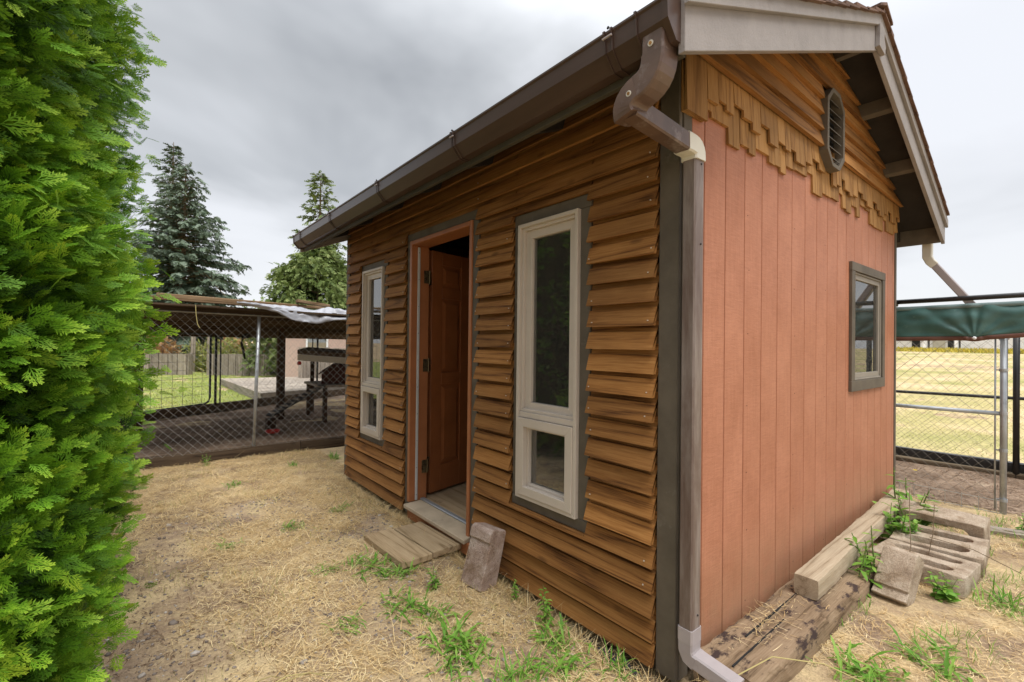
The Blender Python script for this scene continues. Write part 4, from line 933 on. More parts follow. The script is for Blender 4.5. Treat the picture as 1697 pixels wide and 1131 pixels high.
# ================================================================== weeds
def leaf_strip(mb, tints, P, d, L_, W_, bend, t, seg=4, lobed=0, roll=0.0):
    d = Vector(d).normalized(); up = Vector((0, 0, 1)); s = d.cross(up)
    s = s.normalized() if s.length > 1e-3 else Vector((1, 0, 0)); P = Vector(P); cur = P; dd = d.copy(); prev = None
    s = (s + up*roll).normalized()
    for i in range(seg+1):
        u = i/seg; w = W_*0.5*(math.sin(math.pi*min(1, (u*0.92+0.06)))**0.75)*(1.0 if not lobed or i % 2 else 0.45)
        a, b2 = cur-s*w, cur+s*w; n_ = len(mb.v); cm = cur-up*w*0.25
        mb.v += [tuple(a), tuple(cm), tuple(b2)]
        if prev is not None: mb.f += [(prev, prev+1, n_+1, n_), (prev+1, prev+2, n_+2, n_+1)]; tints += [t, t]
        prev = n_; dd = (dd + Vector((0, 0, -bend/seg))).normalized(); cur = cur + dd*(L_/seg)
def make_plant(name, x, y, label, kind, size, cat='weed', seed=0, z=None):
    r = random.Random(seed+11); z = hgt(x, y) if z is None else z
    root = empty(name, label, cat, (x, y, z)); mb = MB(); tn = []
    lp = lambda a: (x+a[0], y+a[1], z+a[2])
    if kind == 'rosette':
        for i in range(int(30+size*330)):
            a = r.uniform(0, 6.28); el = r.uniform(0.15, 1.2); l = size*r.uniform(0.3, 0.8)
            leaf_strip(mb, tn, lp((r.gauss(0, 1)*size*.38, r.gauss(0, 1)*size*.38, 0.003)), (math.cos(a)*math.cos(el), math.sin(a)*math.cos(el), math.sin(el)), l, l*r.uniform(0.10, 0.18), r.uniform(0.6, 1.9), r.uniform(0.2, 1), 6, lobed=1)
    elif kind == 'grassy':
        for i in range(int(60*size/0.12)):
            a = r.uniform(0, 6.28); el = r.uniform(0.5, 1.5); l = size*r.uniform(0.4, 1.0)
            leaf_strip(mb, tn, lp((r.gauss(0, 1)*size*.35, r.gauss(0, 1)*size*.35, 0.0)), (math.cos(a)*math.cos(el), math.sin(a)*math.cos(el), math.sin(el)), l, 0.004+0.035*size*r.random(), r.uniform(0.4, 1.4), r.uniform(0.2, 1), 4)
    elif kind in ('leafy', 'upright'):
        ns = 7 if kind == 'leafy' else 3; st_ = MB()
        for s_ in range(ns):
            a = r.uniform(0, 6.28); tilt = r.uniform(0.1, 0.7 if kind == 'leafy' else 0.25); l = size*r.uniform(0.6, 1.0); pts = []
            p = Vector(lp((r.uniform(-1, 1)*size*.12, r.uniform(-1, 1)*size*.12, 0))); dd = Vector((math.cos(a)*math.sin(tilt), math.sin(a)*math.sin(tilt), math.cos(tilt)))
            nl = 11 if kind == 'leafy' else 13
            for q in range(nl):
                pts.append(p.copy()); b2 = q*2.4+s_; el = r.uniform(-0.1, 0.7); lw = size*(0.42 if kind == 'leafy' else 0.30)*(1-q/nl*0.55)*r.uniform(0.7, 1.1)
                leaf_strip(mb, tn, p, (math.cos(b2)*math.cos(el), math.sin(b2)*math.cos(el), math.sin(el)+0.15), lw, lw*(0.50 if kind == 'leafy' else 0.32), r.uniform(0.5, 1.2), min(1, r.uniform(0.15, 0.7)+q/nl*0.4), 5, roll=r.uniform(-.4, .4))
                p = p + dd*(l/nl); dd = (dd+Vector((r.uniform(-.08, .08), r.uniform(-.08, .08), 0))).normalized()
            pts.append(p); st_.tube(pts, [0.0035*(1-i/len(pts)*0.6)*size/0.25 for i in range(len(pts))], 5)
        o = st_.build('stem', None, root); o.data.materials.clear(); o.data.materials.append(M['bark'] if kind == 'none' else M['weedstem'])
    me = mesh_from('leaves', mb.v, mb.f); a_ = me.attributes.new('tint', 'FLOAT', 'FACE'); a_.data.foreach_set('value', tn)
    o = link('leaves', me, M['weed'], root, True); o['kind'] = 'stuff'
    return root
M['weedstem'] = painted('weed_stem', (0.13, 0.20, 0.05), 0.6, 0.2, bumps=0.1)
PL = [
 (2.62, -0.22, 'largest leafy weed growing between the pale timber and the slotted blocks', 'leafy', 0.30),
 (2.30, -0.24, 'broad leafy weed half covering the farther slotted block', 'leafy', 0.26),
 (2.86, -0.19, 'tall leafy weed with a yellow flower at the far end of the timber', 'upright', 0.42),
 (1.42, -0.262, 'upright weed between the tie and the tilted tan block', 'upright', 0.27),
 (1.58, -0.245, 'thin sprawling weed rising above the pale timber', 'upright', 0.34),
 (1.66, -0.55, 'small round leaved weed in front of the tilted tan block', 'leafy', 0.13),
 (0.66, -0.47, 'broad leaved dandelion at the foot of the railroad tie', 'rosette', 0.16),
 (0.95, -0.62, 'sprawling weed lowest in the right corner of the yard', 'rosette', 0.14),
 (1.85, -0.74, 'grassy tuft right of the nearer slotted block', 'grassy', 0.13),
 (3.25, -0.72, 'upright weed right of the galvanised fence post', 'upright', 0.18),
 (3.02, -0.80, 'grassy tuft at the right edge beyond the blocks', 'grassy', 0.11),
 (0.50, -0.52, 'grassy tuft nearest the downspout outlet', 'grassy', 0.12),
 (-0.55, 1.60, 'spreading dandelion left of the wooden step', 'rosette', 0.13),
 (-0.47, 1.47, 'dandelion at the near left corner of the wooden step', 'rosette', 0.11),
 (-0.62, 1.76, 'small weed at the far left corner of the step', 'rosette', 0.09),
 (-0.40, 1.19, 'upright weed between the step and the leaning block', 'upright', 0.14),
 (-0.60, 1.12, 'leafy clump in the path in front of the leaning block', 'rosette', 0.13),
 (-0.52, 0.98, 'low clump between the path and the leaning block', 'rosette', 0.09),
 (-0.55, 0.74, 'largest bright green clump in the middle of the straw', 'rosette', 0.16),
 (-0.60, 0.60, 'bright green clump just below the largest one', 'rosette', 0.12),
 (-0.13, 0.86, 'small leafy weed at the foot of the leaning block', 'upright', 0.10),
 (-0.12, 0.60, 'curled tall weed against the bottom clapboard', 'upright', 0.17),
 (-0.20, 0.48, 'bright green clump below the curled weed', 'rosette', 0.12),
 (-0.30, 0.30, 'green clump halfway to the corner board', 'rosette', 0.13),
 (-0.50, 0.38, 'grass clump at the bottom edge of the yard', 'grassy', 0.12),
 (-0.62, 0.28, 'dandelion clump lowest in the yard', 'rosette', 0.12),
 (-0.12, 0.20, 'single grass tuft nearest the corner board', 'grassy', 0.08),
 (-1.06, 4.85, 'seedling at the foot of the fence timber', 'upright', 0.13),
 (-1.20, 2.45, 'dandelion in the bare soil beside the hedge', 'rosette', 0.08),
 (-0.78, 2.53, 'flat dandelion in the middle of the dry yard', 'rosette', 0.09),
 (-0.40, 2.70, 'small weed near the wall left of the door', 'rosette', 0.09),
 (-0.80, 1.75, 'flat weed in the straw left of the step', 'rosette', 0.08),
 (-0.95, 3.9, 'sparse weed in the far part of the dry yard', 'rosette', 0.09),
 (-0.35, 4.3, 'grass tuft near the fence timber', 'grassy', 0.07),
 (0.10, 4.35, 'green grass tuft at the far corner of the shed', 'grassy', 0.10),
 (-0.90, 1.15, 'flat pale weed in the gravelly straw', 'rosette', 0.08)]
for i, (x, y, lb, kd, sz) in enumerate(PL):
    make_plant('weed', x, y, lb, kd, sz*1.15, seed=i*7)
w3 = [o for o in COL.objects if o.get('label', '').startswith('tall leafy weed with a yellow')][0]
mb = MB(); tn = []
for i in range(14): a = i*0.449; leaf_strip(mb, tn, (2.93, -0.20, 0.405), (math.cos(a), math.sin(a), 0.5), 0.016, 0.006, 0.3, rnd.random(), 2)
me = mesh_from('flower', mb.v, mb.f); a_ = me.attributes.new('tint', 'FLOAT', 'FACE'); a_.data.foreach_set('value', tn); link('flower', me, M['weed_yellow'], w3)
# dry twigs over the slotted blocks and long dead stalks
for i, (pts, lb) in enumerate([([(1.58, -0.40, 0.05), (1.72, -0.40, 0.22), (1.80, -0.38, 0.30), (2.0, -0.34, 0.47)], 'long thin dead twig leaning over the nearer slotted block'),
        ([(2.05, -0.42, 0.08), (2.12, -0.43, 0.20), (2.22, -0.42, 0.35)], 'shorter dead twig standing on the slotted blocks'),
        ([(1.9, -0.45, 0.24), (2.0, -0.62, 0.20), (2.05, -0.8, 0.12)], 'thin dead twig lying across toward the right'),
        ([(0.05, -0.20, 0.10), (0.20, -0.28, 0.16), (0.36, -0.40, 0.13), (0.55, -0.62, 0.02)], 'arched seed head stalk over the railroad tie')]):
    o = MB().tube(pts, 0.0022, 5).build('dead_twig', M['rope'] if i == 3 else M['bark'], None); tag(o, lb, 'twig')
for i, (x, y, a, l) in enumerate([(-1.55, 0.62, 0.35, 0.5), (-1.50, 0.72, 0.10, 0.42), (-1.55, 0.55, -0.15, 0.45), (-1.52, 0.66, 0.6, 0.36)]):
    pts = [(x+math.cos(a)*l*t, y+math.sin(a)*l*t, 0.02+0.13*math.sin(math.pi*t*0.9)) for t in (0, .2, .4, .6, .8, 1)]
    o = MB().tube(pts, [0.003, 0.003, 0.0025, 0.002, 0.0015, 0.001], 5).build('dead_stalk', M['rope'], None)
    tag(o, ['longest dead stalk arching out low from under the hedge', 'dead stalk pointing most to the far side under the hedge', 'dead stalk lying nearest the bottom of the picture by the hedge', 'shortest dead stalk rising from the foot of the hedge'][i], 'stalk', 'dead stalks under the hedge')

# ================================================================== hedge shrubs
def frond_template(nb=6, sub=True, wf=1.0):
    """flat branching spray along +x, length 1, in the x/y plane -> quads"""
    q = []; t = []
    def strip(p, d, l, w, tt):
        w = w*wf
        n_ = np.array([-d[1], d[0]]); a = p; m_ = p+d*l*0.55; e_ = p+d*l
        q.append([a-n_*w*0.5, m_-n_*w*0.62, e_, m_+n_*w*0.62]); t.append(tt)
    strip(np.array([0., 0.]), np.array([1., 0.]), 1.0, 0.046, 0.5)
    for i in range(nb):
        u = 0.10+0.72*i/(nb-1); ll = 0.66*(1-u*0.62)
        for s in (-1, 1):
            a = s*(0.58-0.20*u)*(1.0+0.12*math.sin(i*2.3+s)); d = np.array([math.cos(a), math.sin(a)]); p = np.array([u+(0.04 if s > 0 else 0), 0.])
            strip(p, d, ll, 0.050, 0.45+0.3*u)
            if sub:
                for v in (0.36, 0.66):
                    for s2 in (-1, 1):
                        a2 = a+s2*0.50; d2 = np.array([math.cos(a2), math.sin(a2)]); strip(p+d*ll*v, d2, ll*0.50*(1.15-v*0.5), 0.046, 0.62+0.38*u)
    Q = np.array(q); return np.concatenate([Q, np.zeros(Q.shape[:2]+(1,))], 2), np.array(t)
def basis(d, upish):
    d = d/np.linalg.norm(d, axis=1, keepdims=True); s = np.cross(upish, d); s /= np.linalg.norm(s, axis=1, keepdims=True)+1e-9
    n_ = np.cross(d, s); return d, s, n_
def instance_quads(tmpl, tt, P, D, S, size, droop, tint):
    Q, T0 = tmpl, tt; nI = len(P)
    x = Q[..., 0][None]*size[:, None, None]; y = Q[..., 1][None]*size[:, None, None]
    Nn = np.cross(D, S)
    z = -droop[:, None, None]*(Q[..., 0][None]**2)*size[:, None, None]
    V = P[:, None, None, :] + D[:, None, None, :]*x[..., None] + S[:, None, None, :]*y[..., None] + Nn[:, None, None, :]*z[..., None]
    V = V.reshape(-1, 3); F = np.arange(len(V)).reshape(-1, 4)
    tn_ = np.clip(tint[:, None]+(T0[None]-0.55)*0.8, 0, 1).ravel()
    return V, F, tn_
TF, TFt = frond_template(4, True); TS, TSt = frond_template(4, False); TT, TTt = frond_template(3, False, 3.2)
def shrub(cx, cy, H, rad, label, clumps, per, tmpl, size, face=None, seed=0, lump=0.13):
    g = np.random.default_rng(seed)
    root = empty('arborvitae', label, 'shrub', (cx, cy, hgt(cx, cy)), 'arborvitae shrubs of the hedge')
    z = np.where(g.random(clumps) < 0.84, g.uniform(0.0, 2.75, clumps), g.uniform(2.75, H, clumps)); th = g.uniform(0, 2*np.pi, clumps)
    if face is not None:
        th = face[0]+g.uniform(-face[1], face[1], clumps)
    def prof(zz): 
        u = np.clip(zz/H, 0, 1); return rad*np.interp(u, [0, 0.06, 0.25, 0.45, 0.7, 0.88, 1.0], [0.80, 0.90, 1.0, 0.97, 0.86, 0.6, 0.08])
    ln = np.array([noise.noise(Vector((math.cos(a)*1.9+seed, math.sin(a)*1.9, zz*1.9))) for a, zz in zip(th, z)])
    r = prof(z)*(1+ln*lump*1.6) + g.uniform(-0.11, 0.02, clumps)
    C0 = np.stack([cx+np.cos(th)*r, cy+np.sin(th)*r, z+0.02], 1); out = np.stack([np.cos(th), np.sin(th), np.full(clumps, 0.35)], 1)
    out += g.normal(0, 0.28, (clumps, 3)); out /= np.linalg.norm(out, axis=1, keepdims=True)
    n = clumps*per; ci = np.repeat(np.arange(clumps), per); rr = g.normal(0, 1, (n, 3))
    D = out[ci]*1.0 + rr*0.33 + np.array([[0, 0, -0.12]]); D /= np.linalg.norm(D, axis=1, keepdims=True)
    depth = g.uniform(-0.16, 0.02, n)
    P = C0[ci] + out[ci]*depth[:, None] + g.normal(0, 0.036, (n, 3))
    vert = np.array([[0, 0, 1.0]])+g.normal(0, 0.45, (n, 3)); D, S, Nn = basis(D, vert)
    # sprays stand more or less on edge: turn the plane about its axis
    a = g.normal(0.9, 0.7, n); S2 = S*np.cos(a)[:, None]+Nn*np.sin(a)[:, None]
    sz = size*g.uniform(0.6, 1.25, n)
    ctint = g.normal(0, 0.08, clumps)[ci]; tint = 0.58 + ctint + g.normal(0, 0.09, n) + np.clip(depth, -0.16, 0)*3.8  # sprays set deeper are tinted darker: recess shade put into the colour
    V, F, tn_ = instance_quads(tmpl[0], tmpl[1], P, D, S2, sz, g.uniform(-0.05, 0.35, n), tint)
    V[:, 2] = np.maximum(V[:, 2], 0.0)
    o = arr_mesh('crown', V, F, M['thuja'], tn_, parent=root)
    # dead inner foliage and trunk
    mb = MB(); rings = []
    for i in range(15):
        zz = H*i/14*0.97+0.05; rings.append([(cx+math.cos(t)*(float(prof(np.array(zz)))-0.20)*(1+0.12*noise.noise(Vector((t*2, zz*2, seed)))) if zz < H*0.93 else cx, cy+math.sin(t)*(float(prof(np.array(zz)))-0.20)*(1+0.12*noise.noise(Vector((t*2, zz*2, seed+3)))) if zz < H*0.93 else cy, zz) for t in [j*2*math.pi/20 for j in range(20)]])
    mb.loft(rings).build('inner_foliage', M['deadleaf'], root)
    MB().tube([(cx, cy, -0.05), (cx, cy, 0.3)], [0.07, 0.06], 10).build('trunk', M['bark'], root)
    # cones
    if tmpl[0] is TF:
        k = g.choice(n, 260); cp = P[k]+D[k]*sz[k][:, None]*0.75
        stones_xyz(root, cp, g.uniform(0.0035, 0.006, 260))
    return root
def stones_xyz(root, P, r):
    base = np.array([(1, 0, 0), (-1, 0, 0), (0, 1, 0), (0, -1, 0), (0, 0, 1.5), (0, 0, -1.2)]); fc = np.array([(0, 2, 4), (2, 1, 4), (1, 3, 4), (3, 0, 4), (2, 0, 5), (1, 2, 5), (3, 1, 5), (0, 3, 5)])
    V = (base[None]*r[:, None, None]+P[:, None, :]).reshape(-1, 3); F = (np.arange(len(P))[:, None, None]*6+fc[None]).reshape(-1, 3)
    arr_mesh('cones', V, F, M['cone'], np.random.default_rng(1).uniform(0, 1, len(F)), parent=root)
M['cone'] = foliage('arborvitae_cone', [(0.30, 0.34, 0.08), (0.42, 0.42, 0.14)], trans=0)
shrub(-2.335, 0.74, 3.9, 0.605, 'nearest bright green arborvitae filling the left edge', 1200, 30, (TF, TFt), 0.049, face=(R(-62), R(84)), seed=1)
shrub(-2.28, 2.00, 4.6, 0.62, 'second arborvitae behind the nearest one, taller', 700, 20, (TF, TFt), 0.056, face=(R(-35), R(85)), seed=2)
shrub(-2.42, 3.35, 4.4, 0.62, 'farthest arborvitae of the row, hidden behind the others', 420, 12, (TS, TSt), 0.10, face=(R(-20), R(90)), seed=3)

# ================================================================== trees
def spray_tree(name, cx, cy, H, rbase, label, mt, seed, whorls, droop=0.15, trunk=True, z0=0.6, top_pow=0.85, gap=0.0, ls=0.30, dens=1.0, deadwood=False, cat='tree'):
    g = np.random.default_rng(seed); zb = hgt(cx, cy)
    root = empty(name, label, cat, (cx, cy, zb))
    rr = H*0.014+0.03
    MB().tube([(cx+0.02*math.sin(i), cy, zb+H*i/8) for i in range(9)], [rr*(1.02-i/8)+0.01 for i in range(9)], 9).build('trunk', M['bark'], root)
    P, D, S, SZ, TI = [], [], [], [], []; lim = MB()
    for w in range(whorls):
        u = (w+g.uniform(-.3, .3))/whorls; z = z0+(H-z0)*u**0.95
        rad = rbase*(1-u)**top_pow*g.uniform(0.82, 1.12)+0.05
        nb = max(3, int(9-4*u)); a0 = g.uniform(0, 6.28)
        for b2 in range(nb):
            if g.random() < gap: continue
            a = a0+b2*2*math.pi/nb+g.normal(0, 0.15); l = rad*g.uniform(0.65, 1.12)
            rise = 0.35*u-0.10+g.normal(0, 0.06)
            def pt(t): return np.array([cx+math.cos(a)*l*t, cy+math.sin(a)*l*t, zb+z+l*(rise*t-droop*t*t+0.10*t**4)])
            lim.tube([pt(0), pt(0.35), pt(0.7), pt(0.95)], [0.012*H/8+0.008*l, 0.010*l+0.006, 0.006, 0.003], 4, cap=False)
            nt_ = max(4, int(l/ls*3.2*dens))
            for k_ in range(nt_):
                t = 0.18+0.82*(k_+g.random())/nt_; p = pt(t); dirn = np.array([math.cos(a), math.sin(a), rise-2*droop*t])
                for s in (-1, 1):
                    sd2 = np.array([-math.sin(a)*s, math.cos(a)*s, -0.15-droop*g.random()])
                    d = dirn*g.uniform(0.5, 1.0)+sd2*g.uniform(0.3, 1.0)+g.normal(0, 0.18, 3)
                    P.append(p+g.normal(0, 0.04, 3)); D.append(d); SZ.append(ls*g.uniform(0.6, 1.3)*(1-0.35*u)); TI.append(0.45+0.25*(t-0.5)+g.normal(0, 0.13))
    P = np.array(P); D = np.array(D); up = np.array([[0, 0, 1.0]])+g.normal(0, 0.5, (len(P), 3)); D, Sx, Nx = basis(D, up)
    V, F, tn_ = instance_quads(TT, TTt, P, D, Sx, np.array(SZ), g.uniform(0, 0.4, len(P)), np.array(TI))
    arr_mesh('crown', V, F, mt, tn_, parent=root)
    o = lim.build('limbs', M['bark'], root); o['kind'] = 'stuff'
    if deadwood:
        db = MB()
        for i in range(60):
            a = g.uniform(0, 6.28); z = g.uniform(1.2, H*0.45); l = g.uniform(0.6, rbase*0.9)
            p0 = (cx, cy, zb+z); db.tube([p0, (cx+math.cos(a)*l*.5, cy+math.sin(a)*l*.5, zb+z+0.1*l), (cx+math.cos(a)*l, cy+math.sin(a)*l, zb+z-0.35*l+g.normal(0, .2))], [0.03, 0.018, 0.006], 4, cap=False)
        db.build('dead_limbs', M['deadwood'], root)['kind'] = 'stuff'
    return root
M['deadwood'] = painted('pale_dead_limb', (0.27, 0.20, 0.12), 0.9, 0.2)
spray_tree('blue_spruce', 0.28, 28.2, 10.4, 4.0, 'large blue grey spruce with bare lower limbs left of the shed', M['spruce'], 4, 52, droop=0.20, ls=0.36, dens=1.05, deadwood=True, top_pow=0.72, gap=0.06)
spray_tree('spruce', -0.04, 32.3, 12.9, 2.7, 'greener spruce whose top shows above the blue one', M['sprucegreen'], 5, 40, droop=0.12, ls=0.40, dens=0.6, top_pow=0.7)
ROUND_CEDAR = (4.30, 19.4, 2.35, 5.3)
spray_tree('cedar_tree', 4.72, 20.6, 8.9, 1.9, 'narrow topped cedar behind the rounded one', M['cedartree'], 8, 44, droop=0.10, ls=0.34, dens=0.85, gap=0.22, top_pow=0.62)
for i, (x, y, h_, r_) in enumerate([(-3.5, 60, 5.2, 3.2), (0.5, 62, 4.6, 3.0), (4.5, 61, 5.2, 3.2), (8.5, 58, 4.8, 3.0), (12.5, 56, 5.4, 3.2), (-7.5, 60, 5.6, 3.2), (17, 54, 5, 3)]):
    spray_tree('fir_tree', x, y, h_, r_, ['far dark fir left of the brush', 'far dark fir behind the left post', 'far dark fir behind the wire gate', 'far dark fir right of the gate', 'far dark fir behind the cedar', 'leftmost far dark fir', 'far dark fir hidden behind the shed'][i], M['darkfir'], 20+i, 10, ls=0.8, dens=0.8, z0=0.2, top_pow=0.5)
# brush
def bush(x, y, r, h_, mt, label, seed, n=900):
    g = np.random.default_rng(seed); zb = hgt(x, y); root = empty('bush', label, 'bush', (x, y, zb))
    th = g.uniform(0, 6.28, n); u = g.uniform(0, 1, n)**0.6; z = g.uniform(0.02, 1, n)
    P = np.stack([x+np.cos(th)*r*u*(1-z*z*0.5), y+np.sin(th)*r*u*(1-z*z*0.5), zb+z*h_*(0.75+0.25*np.sin(th*3+seed))], 1)
    D = np.stack([np.cos(th)*0.6, np.sin(th)*0.6, g.uniform(0.2, 1.2, n)], 1)+g.normal(0, .4, (n, 3)); D, S_, _n = basis(D, np.array([[0, 0, 1.]])+g.normal(0, .6, (n, 3)))
    V, F, tn_ = instance_quads(TT, TTt, P, D, S_, g.uniform(0.15, 0.35, n)*h_*0.45, g.uniform(0, .4, n), g.uniform(0.2, 0.9, n))
    arr_mesh('foliage', V, F, mt, tn_, parent=root)
    mb = MB()
    for i in range(6):
        a = i*1.05; mb.tube([(x, y, zb), (x+math.cos(a)*r*.5, y+math.sin(a)*r*.5, zb+h_*0.75)], [0.02, 0.006], 5, cap=False)
    mb.build('stems', M['bark'], root)['kind'] = 'stuff'
for i, (x, y, r, h_, k_, lb) in enumerate([(-0.85, 23.9, 0.9, 1.65, 'orangebrush', 'orange dry bush left of the gate behind the left planter'), (0.55, 23.4, 0.8, 1.25, 'brush', 'yellow green bush between the two planters'), (1.35, 22.4, 0.9, 1.45, 'brush', 'yellow green bush behind the right planter'),
        (2.5, 21.9, 0.9, 1.6, 'brush', 'tall green bush right of the black gate'), (2.9, 20.5, 0.55, 1.5, 'orangebrush', 'small orange leaved bush beside the right planter'), (3.5, 19.6, 0.7, 1.0, 'brush', 'low green bush right of the right planter'), (3.9, 22.5, 1.0, 1.9, 'brush', 'bushy green shrub behind the dark post'), (-2.2, 24.6, 1.0, 1.5, 'brush', 'green bush at the far left behind the hedge'), (1.9, 23.8, 0.9, 1.5, 'orangebrush', 'dull orange bush far behind the right planter')]):
    bush(x, y, r, h_, M[k_], lb, 40+i)

# ================================================================== chicken run on the left
FY = 5.05
def chain_link(P0, u, L_, z0, z1, r, mt, parent, step=0.0435, nx=None):
    u = Vector(u).normalized(); nrm = Vector((0, 0, 1)).cross(u); mb_v = []; mb_f = []
    n = int(L_/step); m_ = int((z1-z0)/step)
    for i in range(n):
        prev = None
        for j in range(m_+1):
            s = i*step + ((j+i) % 2)*step; z = z0+(z1-z0)*j/m_
            c = Vector(P0)+u*s; c.z = z; off = nrm*(0.0012 if j % 2 else -0.0012)
            c = c+off + nrm*0.008*noise.noise(Vector((s*1.2, z*1.2, 3)))
            b = len(mb_v); side = Vector((0, 0, r)) 
            mb_v += [c+u*r*0.9, c-u*r*0.5+nrm*r*0.8, c-u*r*0.5-nrm*r*0.8]
            if prev is not None:
                for k_ in range(3): mb_f.append((prev+k_, prev+(k_+1) % 3, b+(k_+1) % 3, b+k_))
            prev = b
    me = mesh_from('chain_link_mesh', mb_v, mb_f); o = link('chain_link_mesh', me, mt, parent); o['kind'] = 'stuff'; return o
fn = empty('chain_link_fence', 'chain link fence with a galvanised post on a dark base timber', 'fence', (-0.4, FY, 0))
chain_link((-2.3, FY, 0), (1, 0, 0), 3.6, 0.10, 1.64, 0.0017, M['wire'], fn)
MB().tube([(-0.585, FY+0.02, 0.0), (-0.545, FY+0.02, 1.62)], 0.019, 12).build('post', M['galv'], fn, smooth=True)
MB().tube([(-2.35, FY+0.01, 1.645), (1.35, FY+0.01, 1.60)], 0.008, 8).build('top_wire', M['wire'], fn)
rough_beam('base_timber', (-2.5, FY+0.055, -0.02), (1, -0.012, 0), 2.42, 0.095, 0.132, M['darkwood_x'], fn, amp=0.004, seed=3)
rough_beam('base_timber', (-0.07, FY+0.025, -0.02), (1, -0.010, 0), 1.5, 0.095, 0.130, M['darkwood_x'], fn, amp=0.004, seed=4)
# roof of the run
rf = empty('run_roof', 'low dark roof over the chicken run with brown posts', 'roof', (0, 7, 0))
def back(x): return py_(x)
nr = 8
for i in range(nr):
    x0 = -3.2+0.75*i; x1 = x0+0.745
    za, zbk = 1.72-0.012*(i), 1.55
    MB().hexa([(x0, FY-0.10, za), (x1, FY-0.10, za-0.01), (x1, back(x1)+0.25, zbk), (x0, back(x0)+0.25, zbk), (x0, FY-0.10, za+0.02), (x1, FY-0.10, za+0.01), (x1, back(x1)+0.25, zbk+0.02), (x0, back(x0)+0.25, zbk+0.02)]).build('roof_sheet', M['darkwood_x'], rf)
for i in range(5):
    t = i/4; y0 = FY+0.05+t*3.6
    MB().box(-3.1, 2.6, y0, y0+0.045, 1.60-0.03*i, 1.685-0.03*i).build('joist', M['darkwood_x'], rf, 0.003)
MB().hexa([(-3.1, back(-3.1), 1.40), (2.7, back(2.7), 1.40), (2.7, back(2.7)+0.05, 1.40), (-3.1, back(-3.1)+0.05, 1.40), (-3.1, back(-3.1), 1.56), (2.7, back(2.7), 1.56), (2.7, back(2.7)+0.05, 1.56), (-3.1, back(-3.1)+0.05, 1.56)]).build('header_beam', M['darkwood_x'], rf, 0.003)
MB().box(-3.1, 2.6, FY+0.02, FY+0.05, 1.56, 1.70).build('header_beam', M['darkwood_x'], rf, 0.003)
for (x, y) in ((0.29, 7.70), (-1.62, 7.60), (2.4, 9.0)):
    MB().box(x-0.058, x+0.058, y-0.058, y+0.058, -0.02, 1.60).build('post', M['darkwood'], rf, 0.006)
# loose planks lying on the roof edge
for i, (x0, x1, y, z, lb) in enumerate([(-2.3, -0.30, FY-0.02, 1.745, 'front loose plank on the run roof edge'), (-1.50, 0.02, FY+0.14, 1.775, 'rear loose plank on the run roof, left of the tarp'), (-1.25, 0.30, FY+0.34, 1.785, 'farthest loose plank on the run roof'), (-0.10, 0.30, FY+0.12, 1.80, 'short loose plank beside the crumpled tarp')]):
    o = MB().hexa([(x0, y, z+0.02), (x1, y+0.02, z-0.02), (x1, y+0.12, z-0.02), (x0, y+0.10, z+0.02), (x0, y, z+0.055), (x1, y+0.02, z+0.015), (x1, y+0.12, z+0.015), (x0, y+0.10, z+0.055)]).build('loose_plank', M['plank_top'], None, 0.004)
    tag(o, lb, 'plank', 'loose planks on the run roof')
# grey tarp rolled over the front edge
def cloth(name, fu, nu, nv, mt, th=0.002):
    vs = [fu(i/nu, j/nv) for j in range(nv+1) for i in range(nu+1)]; fs = [(j*(nu+1)+i, j*(nu+1)+i+1, (j+1)*(nu+1)+i+1, (j+1)*(nu+1)+i) for j in range(nv) for i in range(nu)]
    me = mesh_from(name, vs, fs); o = link(name, me, mt, None, True); md = o.modifiers.new('thickness', 'SOLIDIFY'); md.thickness = th; return o
M['tarp'] = painted('silver_grey_tarp', (0.36, 0.37, 0.41), 0.4, 0.1, bumps=0.2, scale=12, spec=0.5)
def ftarp(u, v):
    x = -0.80+u*1.80; w_ = min(1, max(0.0, (x+0.80)/0.55))
    bulge = max(0, 1-abs(x-0.25)/0.42); sagv = 0.02+0.10*math.exp(-((x+0.02)/0.35)**2)+0.03*math.exp(-((x-0.5)/0.3)**2)+0.02*max(0, x+1.6)
    a = v*math.pi*1.2; n_ = noise.noise(Vector((x*4, v*3.5, 1)))*0.035*(0.3+bulge*1.2)+abs(noise.noise(Vector((x*9, v*5, 5))))*0.022
    y = FY-0.13-0.05*math.sin(a)*0.6-n_ + (1-v)*0.40*(0.35+bulge)*w_
    z = 1.745-0.02*u + (1-v)*0.01+bulge*0.07*math.sin(math.pi*min(1, (1-v)*1.15+0.1)) + n_*0.8 - (v**1.6)*(sagv+0.035)*w_
    return (x, y, z)
o = cloth('grey_tarp', ftarp, 130, 16, M['tarp']); tag(o, 'silver grey tarp crumpled over the front edge of the run roof', 'tarp')
o = MB().tube([(-1.18, FY-0.17, 1.70), (-1.175, FY-0.175, 1.60), (-1.16, FY-0.17, 1.50), (-1.14, FY-0.17, 1.46)], 0.004, 6).build('twine', M['rope'], None); tag(o, 'short yellow twine hanging from the tarp edge', 'twine')
